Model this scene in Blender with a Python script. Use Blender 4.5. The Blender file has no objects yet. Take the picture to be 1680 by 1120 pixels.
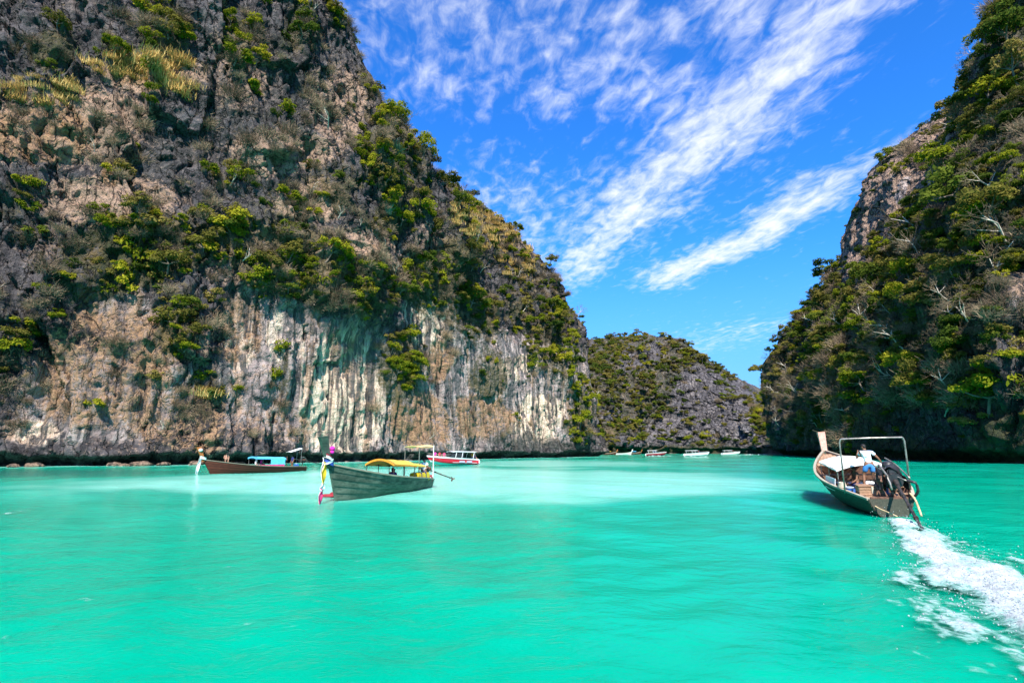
import bpy, bmesh, math, random
import numpy as np
from mathutils import Vector, Matrix, Quaternion

R = math.radians
SC = bpy.context.scene
COL = SC.collection

# ---------------------------------------------------------------- camera
CAM_H = 2.45
PITCH = R(10.8)
FPX = 933.3                                   # focal length in pixels of the 1680 px photograph
cd = bpy.data.cameras.new('camera')
cd.lens = 20.0
cd.sensor_width = 36.0
cd.sensor_fit = 'HORIZONTAL'
cd.clip_start = 0.2
cd.clip_end = 6000
cam = bpy.data.objects.new('camera', cd)
cam.location = (0, 0, CAM_H)
cam.rotation_euler = (R(90) + PITCH, 0, 0)
COL.objects.link(cam)
SC.camera = cam

# ---------------------------------------------------------------- sky, sun, exposure
SUN_EL = R(47)
SUN_AZ = math.atan2(0.02, -1.0)              # measured from +Y towards +X
W = bpy.data.worlds.new('World')
SC.world = W
W.use_nodes = True
nt = W.node_tree
nt.nodes.clear()


class NT:
    """short hand for building node trees"""
    def __init__(s, tree):
        s.t = tree

    def n(s, kind, **kw):
        nd = s.t.nodes.new(kind)
        for k, v in kw.items():
            if k == 'inp':
                for i, val in v.items():
                    if isinstance(val, bpy.types.NodeSocket):
                        s.t.links.new(val, nd.inputs[i])
                    else:
                        nd.inputs[i].default_value = val
            else:
                setattr(nd, k, v)
        return nd

    def m(s, op, a, b=0.0, c=None, clamp=False):
        nd = s.t.nodes.new('ShaderNodeMath')
        nd.operation = op
        nd.use_clamp = clamp
        for i, v in enumerate((a, b, c)):
            if v is None:
                continue
            if isinstance(v, bpy.types.NodeSocket):
                s.t.links.new(v, nd.inputs[i])
            else:
                nd.inputs[i].default_value = v
        return nd.outputs[0]

    def ss(s, x, lo, hi):
        nd = s.n('ShaderNodeMapRange', interpolation_type='SMOOTHSTEP')
        s.t.links.new(x, nd.inputs[0]) if isinstance(x, bpy.types.NodeSocket) else None
        nd.inputs[1].default_value = lo
        nd.inputs[2].default_value = hi
        return nd.outputs[0]

    def mix(s, fac, a, b, mode='MIX'):
        nd = s.t.nodes.new('ShaderNodeMix')
        nd.data_type = 'RGBA'
        nd.blend_type = mode
        for i, v in ((0, fac), (6, a), (7, b)):
            if isinstance(v, bpy.types.NodeSocket):
                s.t.links.new(v, nd.inputs[i])
            else:
                nd.inputs[i].default_value = v if i == 0 else (tuple(v) + (1,))[:4]
        return nd.outputs[2]

    def noise(s, vec, scale, detail=4, rough=0.55, dist=0.0):
        nd = s.n('ShaderNodeTexNoise', inp={'Scale': scale, 'Detail': detail, 'Roughness': rough, 'Distortion': dist})
        if vec is not None:
            s.t.links.new(vec, nd.inputs['Vector'])
        return nd.outputs[0]

    def vmul(s, vec, k, add=(0, 0, 0), rot=(0, 0, 0)):
        nd = s.n('ShaderNodeMapping', inp={'Scale': k, 'Location': add, 'Rotation': rot})
        s.t.links.new(vec, nd.inputs['Vector'])
        return nd.outputs[0]

    def attr(s, name):
        return s.n('ShaderNodeAttribute', attribute_name=name)

    def link(s, a, b):
        s.t.links.new(a, b)


g = NT(nt)
sky = g.n('ShaderNodeTexSky')
sky.sky_type = 'NISHITA'
sky.sun_disc = False
sky.sun_elevation = SUN_EL
sky.sun_rotation = SUN_AZ
sky.altitude = 0
sky.air_density = 1.0
sky.dust_density = 0.4
sky.ozone_density = 3.0
hs = g.n('ShaderNodeHueSaturation', inp={'Hue': 0.503, 'Saturation': 1.2, 'Value': 1.0, 'Color': sky.outputs[0]})
skycol = g.mix(1.0, hs.outputs[0], (0.28, 0.82, 1.30), 'MULTIPLY')
# thin high cloud on a plane far above: project the view direction on it
tc = g.n('ShaderNodeTexCoord')
sep = g.n('ShaderNodeSeparateXYZ', inp={0: tc.outputs['Generated']})
dz = g.m('MAXIMUM', sep.outputs[2], 0.015)
cx = g.m('DIVIDE', sep.outputs[0], dz)
cy = g.m('DIVIDE', sep.outputs[1], dz)
CA = R(11.5)                                   # heading of the cloud streets
tt = g.m('ADD', g.m('MULTIPLY', cx, math.cos(CA)), g.m('MULTIPLY', cy, math.sin(CA)))
sl = g.m('SUBTRACT', g.m('MULTIPLY', cy, math.cos(CA)), g.m('MULTIPLY', cx, math.sin(CA)))
pv = g.n('ShaderNodeCombineXYZ', inp={0: tt, 1: sl}).outputs[0]
CLOUDS_HERE = True
def gauss(x, c, w):
    d = g.m('DIVIDE', g.m('SUBTRACT', x, c), w)
    return g.m('EXPONENT', g.m('MULTIPLY', g.m('MULTIPLY', d, d), -1.0))


def win(x, a, b, c, d):
    return g.m('MULTIPLY', g.ss(x, a, b), g.m('SUBTRACT', 1.0, g.ss(x, c, d)))


wig = g.m('MULTIPLY', g.m('SUBTRACT', g.noise(pv, 1.6, 3), 0.5), 0.5)
tw = g.m('ADD', tt, wig)
band1 = g.m('MULTIPLY', gauss(tw, 0.98, 0.20), win(sl, 0.6, 1.0, 2.7, 4.0))
band2 = g.m('MULTIPLY', gauss(tw, 1.58, 0.19), win(sl, 1.2, 2.0, 2.9, 3.5))
band3 = g.m('MULTIPLY', gauss(tw, 2.9, 0.5), win(sl, 3.2, 4.2, 5.5, 8.0))
# mottled high cloud overhead; the unseen part behind the camera is added for whiter fill light; thins towards the far end
field = g.m('MULTIPLY', g.m('MAXIMUM', win(tw, -0.45, 0.1, 0.8, 1.15), g.m('SUBTRACT', 1.0, g.ss(sl, 0.2, 0.75))), g.m('SUBTRACT', 1.0, g.ss(sl, 1.30, 1.8)))
wisp = g.m('MULTIPLY', win(tw, -0.4, 0.2, 0.9, 1.3), win(sl, 1.4, 2.2, 4.0, 6.0))
cover = g.m('ADD', g.m('MULTIPLY', band1, 0.60), g.m('MULTIPLY', band2, 0.72))
cover = g.m('ADD', cover, g.m('MULTIPLY', band3, 0.30))
cover = g.m('MAXIMUM', cover, g.m('MULTIPLY', g.m('MULTIPLY', field, g.m('ADD', 0.62, g.m('MULTIPLY', g.ss(g.noise(pv, 5.5, 3, 0.6), 0.38, 0.62), 0.38))), 0.40))
cover = g.m('MAXIMUM', cover, g.m('MULTIPLY', wisp, 0.30))
cover = g.m('ADD', cover, g.m('MULTIPLY', g.ss(g.noise(pv, 0.55, 3), 0.5, 0.75), 0.12))
flk = g.noise(g.vmul(pv, (17.0, 10.0, 1), rot=(0, 0, R(-24))), 1.0, 9, 0.6, 0.45)
fib = g.noise(g.vmul(pv, (15.0, 3.6, 1), rot=(0, 0, R(-38))), 1.0, 8, 0.62, 0.5)
tex = g.m('ADD', g.m('MULTIPLY', flk, 0.62), g.m('MULTIPLY', fib, 0.38))
dens = g.ss(g.m('ADD', tex, g.m('MULTIPLY', cover, 0.56)), 0.56, 1.06)
dens = g.m('MULTIPLY', dens, g.ss(sep.outputs[2], 0.03, 0.2))
veil = g.m('MULTIPLY', g.m('SUBTRACT', 1.0, g.ss(sep.outputs[2], 0.0, 0.36)), 0.78)
skycol = g.mix(veil, skycol, (1.0, 1.8, 3.4))
bg_col = g.mix(g.m('MULTIPLY', dens, 0.95, clamp=True), skycol, (4.6, 4.75, 5.0))
bg = g.n('ShaderNodeBackground', inp={'Color': bg_col, 'Strength': 0.115})
wo = g.n('ShaderNodeOutputWorld', inp={'Surface': bg.outputs[0]})

sd = bpy.data.lights.new('sun', 'SUN')
sd.energy = 5.0
sd.angle = R(0.53)
sd.color = (1.0, 0.95, 0.86)
sun = bpy.data.objects.new('sun', sd)
sun_dir = Vector((math.sin(SUN_AZ) * math.cos(SUN_EL), math.cos(SUN_AZ) * math.cos(SUN_EL), math.sin(SUN_EL)))
sun.rotation_euler = sun_dir.to_track_quat('Z', 'Y').to_euler()
COL.objects.link(sun)

SC.view_settings.view_transform = 'Standard'
SC.view_settings.look = 'None'
SC.view_settings.gamma = 1
SC.view_settings.use_curve_mapping = False
SC.view_settings.exposure = 1.12
SC.render.engine = 'CYCLES'
SC.cycles.max_bounces = 4
SC.cycles.diffuse_bounces = 2
SC.cycles.glossy_bounces = 2
SC.cycles.transparent_max_bounces = 8
SC.cycles.use_denoising = True
SC.cycles.denoiser = 'OPENIMAGEDENOISE'
SC.cycles.denoising_input_passes = 'RGB_ALBEDO_NORMAL'
SC.cycles.denoising_prefilter = 'ACCURATE'
SC.cycles.caustics_reflective = False
SC.cycles.caustics_refractive = False

# ---------------------------------------------------------------- measuring helpers
_f = np.array([0, math.cos(PITCH), math.sin(PITCH)])
_u = np.array([0, -math.sin(PITCH), math.cos(PITCH)])
_r = np.array([1.0, 0, 0])
_c = np.array([0, 0, CAM_H])


def at(px, py, d):
    """the place a photo pixel shows, d metres ahead of the camera station"""
    return _c + d * (_f + (px - 840) / FPX * _r + (560 - py) / FPX * _u)


def on_water(px, py, z=0.0):
    k = _f + (px - 840) / FPX * _r + (560 - py) / FPX * _u
    return _c + k * ((z - CAM_H) / k[2])


def survey(P):
    """photo pixel of world points (n,3)"""
    q = P - _c
    d = np.maximum(q @ _f, 1.0)
    return 840 + FPX * (q @ _r) / d, 560 - FPX * (q @ _u) / d


# ---------------------------------------------------------------- noise
_rng = np.random.RandomState(7)
_perm = _rng.permutation(256)
_perm = np.concatenate([_perm, _perm, _perm]).astype(np.int32)
_gv = _rng.normal(size=(256, 3))
_gv = (_gv / np.linalg.norm(_gv, axis=1)[:, None]).astype(np.float32)


def perlin(x, y, z=0.0):
    x, y, z = np.broadcast_arrays(np.float32(x), np.float32(y), np.float32(z))
    xi, yi, zi = np.floor(x), np.floor(y), np.floor(z)
    xf, yf, zf = x - xi, y - yi, z - zi
    xi, yi, zi = xi.astype(np.int32) & 255, yi.astype(np.int32) & 255, zi.astype(np.int32) & 255
    fu, fv, fw = (t * t * t * (t * (t * 6 - 15) + 10) for t in (xf, yf, zf))
    out = 0
    for a in (0, 1):
        pa = _perm[xi + a]
        wa = fu if a else 1 - fu
        for b in (0, 1):
            pb = _perm[pa + yi + b]
            wb = wa * (fv if b else 1 - fv)
            for c in (0, 1):
                h = _gv[_perm[pb + zi + c]]
                out = out + wb * (fw if c else 1 - fw) * (h[..., 0] * (xf - a) + h[..., 1] * (yf - b) + h[..., 2] * (zf - c))
    return out * 1.5


def fbm(x, y, z=0.0, o=4, rough=0.5):
    s, a = 0, 1.0
    for i in range(o):
        s = s + a * perlin(x * 2 ** i + 13.7 * i, y * 2 ** i + 7.1 * i, z * 2 ** i + 3.3 * i)
        a *= rough
    return s


def ridged(x, y, z=0.0, o=3):
    s, a = 0, 1.0
    for i in range(o):
        s = s + a * (1 - 2 * np.abs(perlin(x * 2 ** i + 5.2 * i, y * 2 ** i + 9.1 * i, z + 4.4 * i)))
        a *= 0.5
    return s


def cells(x, y, seed=0):
    """2-D cell noise: nearest distance, gap to the second, random value per cell"""
    xi, yi = np.floor(x).astype(np.int32), np.floor(y).astype(np.int32)
    f1 = np.full(x.shape, 9.0, np.float32)
    f2 = f1.copy()
    val = np.zeros(x.shape, np.float32)
    for a in (-1, 0, 1):
        for b in (-1, 0, 1):
            h = _perm[(_perm[(xi + a + seed) & 255] + yi + b) & 255]
            jx = _perm[h] / 256.0
            jy = _perm[h + 57] / 256.0
            d = np.hypot(xi + a + jx - x, yi + b + jy - y)
            nearer = d < f1
            f2 = np.where(nearer, f1, np.minimum(f2, d))
            val = np.where(nearer, h / 256.0, val)
            f1 = np.where(nearer, d, f1)
    return f1, f2 - f1, val


def facets(x, y, seed, tilt):
    """broken rock: every cell is a tilted plane of its own, with sharp steps between"""
    xi, yi = np.floor(x).astype(np.int32), np.floor(y).astype(np.int32)
    f1 = np.full(x.shape, 9.0, np.float32)
    out = np.zeros(x.shape, np.float32)
    for a in (-1, 0, 1):
        for b in (-1, 0, 1):
            h = _perm[(_perm[(xi + a + seed) & 255] + yi + b) & 255]
            dx = x - (xi + a + _perm[h] / 256.0)
            dy = y - (yi + b + _perm[h + 57] / 256.0)
            d = dx * dx + dy * dy
            nearer = d < f1
            gx, gy, v_ = _perm[h + 91] / 128.0 - 1, _perm[h + 133] / 128.0 - 1, h / 256.0 - 0.5
            out = np.where(nearer, v_ + tilt * (gx * dx + gy * dy), out)
            f1 = np.where(nearer, d, f1)
    return out


def sstep(a, b, x):
    t = np.clip((x - a) / (b - a), 0, 1)
    return t * t * (3 - 2 * t)


def blobs(px, py, lst):
    """soft patches: (x, y, half width, half height, strength[, lean])"""
    s = np.zeros(np.shape(px), np.float32)
    for b in lst:
        lean = b[5] if len(b) > 5 else 0
        dx = (px - b[0] - lean * (py - b[1])) / b[2]
        dy = (py - b[1]) / b[3]
        s = np.maximum(s, b[4] * (1 - sstep(0.62, 1.25, np.sqrt(dx * dx + dy * dy))))
    return s


# ---------------------------------------------------------------- object helpers
def props(o, label=None, cat=None, group=None, kind=None):
    for k, v in (('label', label), ('category', cat), ('group', group), ('kind', kind)):
        if v:
            o[k] = v
    return o


def link(o, parent=None):
    COL.objects.link(o)
    if parent is not None:
        o.parent = parent
    return o


def mesh_np(name, V, F, mat=None, smooth=False):
    """fast mesh from arrays: V (n,3), F (m,3 or 4)"""
    me = bpy.data.meshes.new(name)
    V = np.asarray(V, np.float32)
    F = np.asarray(F, np.int32)
    k = F.shape[1]
    me.vertices.add(len(V))
    me.vertices.foreach_set('co', V.ravel())
    me.loops.add(F.size)
    me.loops.foreach_set('vertex_index', F.ravel())
    me.polygons.add(len(F))
    me.polygons.foreach_set('loop_start', np.arange(0, F.size, k, dtype=np.int32))
    me.polygons.foreach_set('loop_total', np.full(len(F), k, np.int32))
    if smooth:
        me.polygons.foreach_set('use_smooth', np.ones(len(F), bool))
    me.update(calc_edges=True)
    if mat:
        me.materials.append(mat)
    return me


def grid_faces(nu, nv):
    i = np.arange(nu * nv).reshape(nu, nv)
    return np.stack([i[:-1, :-1], i[1:, :-1], i[1:, 1:], i[:-1, 1:]], -1).reshape(-1, 4)


def add_attr(me, name, arr):
    a = me.attributes.new(name, 'FLOAT', 'POINT')
    a.data.foreach_set('value', np.asarray(arr, np.float32).ravel())


def material(name):
    m = bpy.data.materials.new(name)
    m.use_nodes = True
    m.node_tree.nodes.clear()
    k = NT(m.node_tree)
    bs = k.n('ShaderNodeBsdfPrincipled')
    out = k.n('ShaderNodeOutputMaterial', inp={0: bs.outputs[0]})
    return m, k, bs, out


# ---------------------------------------------------------------- rock
def rock_material(name, greys, tan, cream, ochre, far=1.0):
    m, k, bs, out = material(name)
    tcn = k.n('ShaderNodeTexCoord').outputs['Object']
    n_big = k.noise(tcn, 0.05 * far, 4, 0.6)
    n_mid = k.noise(k.vmul(tcn, (1, 1, 0.6)), 0.28 * far, 6, 0.65)
    n_fine = k.noise(tcn, 1.3 * far, 6, 0.7)
    n_st = k.noise(k.vmul(tcn, (0.95, 0.95, 0.035)), 1.0 * far, 4, 0.65, 0.4)     # drip streaks
    n_st2 = k.noise(k.vmul(tcn, (0.35, 0.35, 0.02)), 1.0 * far, 3, 0.6, 0.6)
    base = k.mix(k.ss(n_mid, 0.35, 0.68), greys[0], greys[1])
    base = k.mix(k.m('MULTIPLY', k.ss(n_fine, 0.45, 0.75), 0.5), base, greys[2])
    # general weathering: warm stains and pale scree on whatever juts out
    a_tan = k.attr('tan').outputs['Fac']
    base = k.mix(k.m('MULTIPLY', k.ss(k.m('ADD', n_fine, k.m('MULTIPLY', a_tan, 0.42)), 0.60, 0.80), 0.9), base, tan)
    base = k.mix(k.m('MULTIPLY', k.ss(k.m('ADD', n_big, k.m('MULTIPLY', k.m('SUBTRACT', n_mid, 0.5), 0.8)), 0.55, 0.75), 0.22), base, tan)
    a_str = k.attr('streak').outputs['Fac']
    a_crm = k.attr('cream').outputs['Fac']
    n_st3 = k.noise(k.vmul(tcn, (0.62, 0.62, 0.022)), 1.0, 4, 0.6, 0.5)
    a_fl = k.attr('flute').outputs['Fac']
    drip = k.m('ADD', n_st, k.m('MULTIPLY', a_fl, -0.10))
    pal = k.mix(k.ss(n_mid, 0.38, 0.64), cream[2], cream[1])
    pal = k.mix(k.m('MULTIPLY', k.ss(n_fine, 0.52, 0.75), 0.5), pal, greys[1])
    crm = k.m('ADD', k.m('MULTIPLY', a_crm, 0.42), k.m('ADD', k.m('MULTIPLY', n_st2, 0.65), k.m('MULTIPLY', n_st, 0.35)))
    pal = k.mix(k.m('MULTIPLY', k.ss(crm, 0.64, 0.84), 0.95), pal, k.mix(k.ss(n_st3, 0.40, 0.58), cream[0], tan))
    pal = k.mix(k.m('MULTIPLY', k.ss(n_st3, 0.48, 0.57), 0.85), pal, (0.075, 0.083, 0.088))
    n_st4 = k.noise(k.vmul(tcn, (0.30, 0.30, 0.028), add=(31, 17, 5)), 1.0, 5, 0.62, 0.5)
    pal = k.mix(k.m('MULTIPLY', k.ss(n_st4, 0.55, 0.65), 0.5), pal, ochre[1])
    pal = k.mix(k.m('MULTIPLY', k.ss(drip, 0.46, 0.57), 0.92), pal, (0.042, 0.042, 0.046))
    base = k.mix(k.ss(k.m('ADD', a_str, k.m('MULTIPLY', k.m('SUBTRACT', n_mid, 0.5), 0.9)), 0.28, 0.62), base, pal)
    a_och = k.attr('ochre').outputs['Fac']
    oc = k.ss(k.m('ADD', k.m('MULTIPLY', k.m('ADD', n_mid, n_fine), 0.5), k.m('MULTIPLY', a_och, 0.30)), 0.58, 0.74)
    oc2 = k.mix(k.ss(n_fine, 0.38, 0.64), ochre[0], ochre[1])
    base = k.mix(k.m('MULTIPLY', oc, k.m('MINIMUM', k.m('MULTIPLY', a_och, 1.6), 0.85)), base, oc2)
    # dark drip streaks everywhere, faint
    base = k.mix(k.m('MULTIPLY', k.ss(drip, 0.48, 0.62), 0.72), base, (0.035, 0.036, 0.042))
    wv = k.n('ShaderNodeVectorMath', operation='ADD', inp={0: k.vmul(tcn, (0.42, 0.42, 0.17)), 1: k.vmul(k.n('ShaderNodeTexNoise', inp={'Scale': 0.5 * far, 'Detail': 3, 'Vector': tcn}).outputs['Color'], (0.9, 0.9, 0.9))}).outputs[0]
    joint = k.n('ShaderNodeTexVoronoi', feature='DISTANCE_TO_EDGE', inp={'Scale': 1.0 * far, 'Vector': wv}).outputs[0]
    jf = k.m('MULTIPLY', k.m('SUBTRACT', 1.0, k.ss(joint, 0.0, 0.07)), k.m('SUBTRACT', 1.0, k.m('MULTIPLY', a_str, 0.8, clamp=True)))
    base = k.mix(k.m('MULTIPLY', jf, k.ss(n_mid, 0.35, 0.6)), base, (0.02, 0.018, 0.02))
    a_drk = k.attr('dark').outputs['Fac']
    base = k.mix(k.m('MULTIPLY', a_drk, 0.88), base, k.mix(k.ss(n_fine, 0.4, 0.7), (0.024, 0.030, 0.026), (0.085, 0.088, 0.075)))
    a_moss = k.attr('moss').outputs['Fac']
    base = k.mix(k.m('MULTIPLY', k.ss(k.m('ADD', n_fine, k.m('MULTIPLY', a_moss, 0.42)), 0.66, 0.95), 0.8), base,
                 k.mix(k.ss(n_mid, 0.4, 0.65), (0.045, 0.052, 0.018), (0.13, 0.095, 0.04)))
    k.link(base, bs.inputs['Base Color'])
    bs.inputs['Roughness'].default_value = 0.9
    bs.inputs['Specular IOR Level'].default_value = 0.15
    hgt = k.m("ADD", n_fine, k.m('MULTIPLY', n_mid, 1.5))
    hgt = k.m('ADD', hgt, k.m('MULTIPLY', n_st, 0.5))
    hgt = k.m('ADD', hgt, k.m('MULTIPLY', jf, -0.5))
    bp = k.n('ShaderNodeBump', inp={'Strength': 1.0, 'Distance': 1.1 / far, 'Height': hgt})
    k.link(bp.outputs[0], bs.inputs['Normal'])
    return m


def crom(pts, t):
    """smooth curve through points at parameters t in [0, n-1]"""
    pts = np.asarray(pts, float)
    n = len(pts)
    i = np.clip(np.floor(t).astype(int), 0, n - 2)
    f = (t - i)[:, None]
    p0, p1, p2, p3 = pts[np.maximum(i - 1, 0)], pts[i], pts[i + 1], pts[np.minimum(i + 2, n - 1)]
    m1, m2 = (p2 - p0) * 0.35, (p3 - p1) * 0.35
    h = f
    return (2 * h**3 - 3 * h**2 + 1) * p1 + (h**3 - 2 * h**2 + h) * m1 + (-2 * h**3 + 3 * h**2) * p2 + (h**3 - h**2) * m2


def build_cliff(name, base, top, nu, nv, back, profile, relief, masks, mat, seed, notch=(3.2, 3.0), kind='structure'):
    """a rock wall between the waterline and its crest. base: world xy; top: world xyz.
    profile(v): how far of the way back the face has got at height v. Returns arrays to plant on."""
    base = np.array([list(b[:2]) + [0] for b in base], float)
    top = np.array(top, float)
    tt_ = np.linspace(0, len(base) - 1, 4000)
    Bf, Tf = crom(base, tt_), crom(top, tt_)
    mid = 0.5 * (Bf + Tf)
    st = np.linalg.norm(np.diff(mid[:, :2], axis=0), axis=1)
    wgt = st / np.maximum(np.hypot(mid[1:, 0], mid[1:, 1]), 40) ** 0.7
    cum = np.concatenate([[0], np.cumsum(wgt)])
    tu = np.interp(np.linspace(0, cum[-1], nu), cum, tt_)
    B, T = crom(base, tu), crom(top, tu)
    S = np.interp(tu, tt_, np.concatenate([[0], np.cumsum(st)]))
    tan_ = np.gradient(0.6 * B[:, :2] + 0.4 * T[:, :2], axis=0)
    ker = np.ones(41) / 41
    tan_ = np.stack([np.convolve(np.pad(tan_[:, i], 20, mode='edge'), ker, 'valid') for i in (0, 1)], 1)
    tan_ /= np.linalg.norm(tan_, axis=1)[:, None]
    N = np.stack([tan_[:, 1], -tan_[:, 0]], 1)
    if np.mean(np.sum(N * -B[:, :2], 1)) < 0:
        N = -N
    nb = max(10, nv // 9)
    v = np.linspace(0, 1, nv)
    H = T[:, 2]
    Z = -1.5 + v[None, :] * (H[:, None] + 1.5)
    w = profile(v[None, :], S[:, None], Z)
    XY = B[:, None, :2] * (1 - w[..., None]) + T[:, None, :2] * w[..., None]
    Sg = np.broadcast_to(S[:, None], Z.shape)
    px, py = survey(np.concatenate([XY, Z[..., None]], -1).reshape(-1, 3))
    px, py = px.reshape(Z.shape), py.reshape(Z.shape)
    off, extra = relief(Sg, Z, v[None, :], px, py)
    nz = notch[0] * (1 + 0.55 * perlin(Sg / 17, 3.1 + seed) + 0.40 * perlin(Sg / 4, 8.1) + 0.2 * perlin(Sg / 1.3, 5.1))
    lip = np.clip(Z / nz, 0, 1)
    cut = sstep(-0.15, 0.12, lip) * (1 - sstep(0.72, 1.04, lip + 0.10 * perlin(Sg / 1.6, Z / 2, seed)))
    off = off * sstep(-1.5, nz * 0.9, Z) - notch[1] * cut * (1 + 0.3 * perlin(Sg / 6, Z / 3, seed + 2)) + (1.2 + 2.2 * np.clip(fbm(Sg / 5, 0.3, seed + 4.5, 3), -0.3, 1)) * (1 - sstep(-0.6, 0.5 + 0.3 * perlin(Sg / 2.2, 0.7, seed), Z))
    XY = XY + N[:, None, :] * off[..., None]
    P = np.concatenate([XY, Z[..., None]], -1)
    # the land behind the crest
    q = np.linspace(0, 1, nb + 1)[1:]
    bx = P[:, -1:, :2] - N[:, None, :] * (q * back)[None, :, None]
    bz = P[:, -1:, 2] * (1 - 0.75 * q[None, :] ** 1.7) + 2.2 * fbm(S[:, None] / 14, q[None, :] * back / 14, seed) * (1 - q[None, :])
    P = np.concatenate([P, np.concatenate([bx, bz[..., None]], -1)], 1)
    nvt = P.shape[1]
    Pf = P.reshape(-1, 3)
    me = mesh_np(name, Pf, grid_faces(nu, nvt), mat)
    px, py = survey(Pf)
    Sx = np.repeat(S, nvt)
    mk = masks(px, py, Sx, Pf)
    depth = lip
    dark = np.zeros((nu, nvt), np.float32)
    dark[:, :nv] = np.clip(1 - sstep(0.85, 1.3, Z / nz + 0.25 * perlin(Sg / 2.5, Z / 3, 5)), 0, 1) * sstep(0.0, 0.25, Z / nz)
    mk['dark'] = np.maximum(mk.get('dark', 0), dark.ravel())
    mk['flute'] = np.zeros((nu, nvt), np.float32)
    if extra is not None:
        mk['flute'][:, :nv] = extra
    mk['flute'] = mk['flute'].ravel()
    for key in ('flute', 'cream', 'tan', 'ochre', 'streak', 'dark', 'moss'):
        add_attr(me, key, mk.get(key, np.zeros(len(Pf))))
    o = link(bpy.data.objects.new(name, me))
    props(o, kind=kind)
    # surface normals for planting
    Pg = P
    du = np.gradient(Pg, axis=0)
    dv = np.gradient(Pg, axis=1)
    nn = np.cross(du, dv)
    nn /= np.linalg.norm(nn, axis=-1)[..., None] + 1e-9
    fl = np.sign(np.sum(nn[:, :nv, :2] * N[:, None, :], -1).mean())
    nn = (nn * (fl if fl else 1)).reshape(-1, 3)
    area = (np.linalg.norm(du, axis=-1) * np.linalg.norm(dv, axis=-1)).ravel()
    return dict(o=o, P=Pf, n=nn, px=px, py=py, area=area, S=Sx, out=np.repeat(N, nvt, 0), mk=mk, crest=np.tile((np.arange(nvt) >= nv - 2) & (np.arange(nvt) < nv + 2), nu), hid=np.tile(np.arange(nvt) >= nv + 2, nu))


# ================================================================ THE CLIFFS
ROCK_L = rock_material('limestone', ((0.032, 0.029, 0.032), (0.112, 0.103, 0.110), (0.25, 0.222, 0.214)), (0.42, 0.275, 0.195),
                       ((0.82, 0.65, 0.50), (0.45, 0.375, 0.355), (0.255, 0.207, 0.203)), ((0.20, 0.11, 0.055), (0.42, 0.25, 0.14)))

# left massif: waterline and crest, near (outside the frame) to far
LB = [(-175, -20), (-120, 42)] + [tuple(on_water(*p)[:2]) for p in
      ((0, 764.5), (170, 763), (340, 761), (500, 758.5), (640, 755.8), (720, 753.8), (790, 752), (855, 750.8), (917, 749.8), (965, 748.8))]
LB += [(33, 236), (30, 262), (10, 300), (-40, 330)]
LT = [(-215, -10, 120), (-160, 60, 140)] + [tuple(at(*p)) for p in
      ((-60, -190, 100), (110, -190, 109), (290, -160, 119), (450, -90, 131), (540, 0, 141), (634, 180, 152), (708, 290, 164),
       (752, 314, 205), (836, 382, 222), (896, 456, 236))]
LT += [tuple(at(922, 512, 258)), tuple(at(920, 525, 282)), (-30, 318, 70), (-80, 350, 60)]


def prof_l(v, S, Z):
    k = 0.06 * perlin(S / 23, 2.2) + 0.05 * perlin(S / 60, 9.2)
    a = 0.10 * sstep(0.05, 0.40, v)
    ledge = 0.30 * sstep(0.36 + k, 0.50 + k, v)
    return a + ledge + 0.60 * sstep(0.42 + k, 1.25, v) / sstep(0.42, 1.25, 1.0)


STREAK_L = [(690, 640, 330, 116, 0.9), (930, 650, 45, 90, .8), (180, 650, 170, 95, .62), (210, 520, 60, 60, .55), (560, 635, 88, 125, 1.0), (405, 590, 55, 128, 0.72), (480, 560, 70, 70, .8), (700, 535, 62, 55, 0.7), (850, 600, 42, 24, 1.0), (872, 690, 66, 52, 0.75),
            (905, 640, 26, 70, .7), (60, 700, 60, 30, 0.62), (200, 655, 40, 50, 0.45), (1480, 300, 12, 30, .9)]
OCHRE_L = [(600, 420, 40, 40, .5), (250, 560, 50, 50, .6), (110, 640, 50, 50, .6), (480, 690, 40, 30, .5), (175, 600, 140, 120, .62), (300, 690, 110, 60, 0.62), (430, 660, 70, 80, .4), (530, 560, 90, 60, .35), (240, 118, 80, 26, .8), (70, 225, 110, 60, 0.65), (390, 540, 45, 60, .6), (718, 590, 30, 40, 0.8),
           (680, 690, 60, 55, .75), (790, 690, 60, 40, .7), (590, 600, 60, 140, .35), (20, 620, 40, 100, .4), (195, 290, 20, 30, .8), (120, 400, 120, 60, .35), (640, 470, 40, 60, .4)]
TAN_L = [(100, 210, 160, 70, .8), (460, 250, 90, 40, .8), (520, 330, 60, 40, .9), (600, 420, 50, 60, .8), (180, 330, 130, 40, .7), (560, 180, 60, 80, .6), (400, 110, 60, 80, .5),
         (700, 430, 60, 60, .5), (480, 430, 160, 70, .6), (880, 370, 60, 50, .6), (300, 640, 320, 110, .4), (240, 120, 100, 40, .9)]
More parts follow.
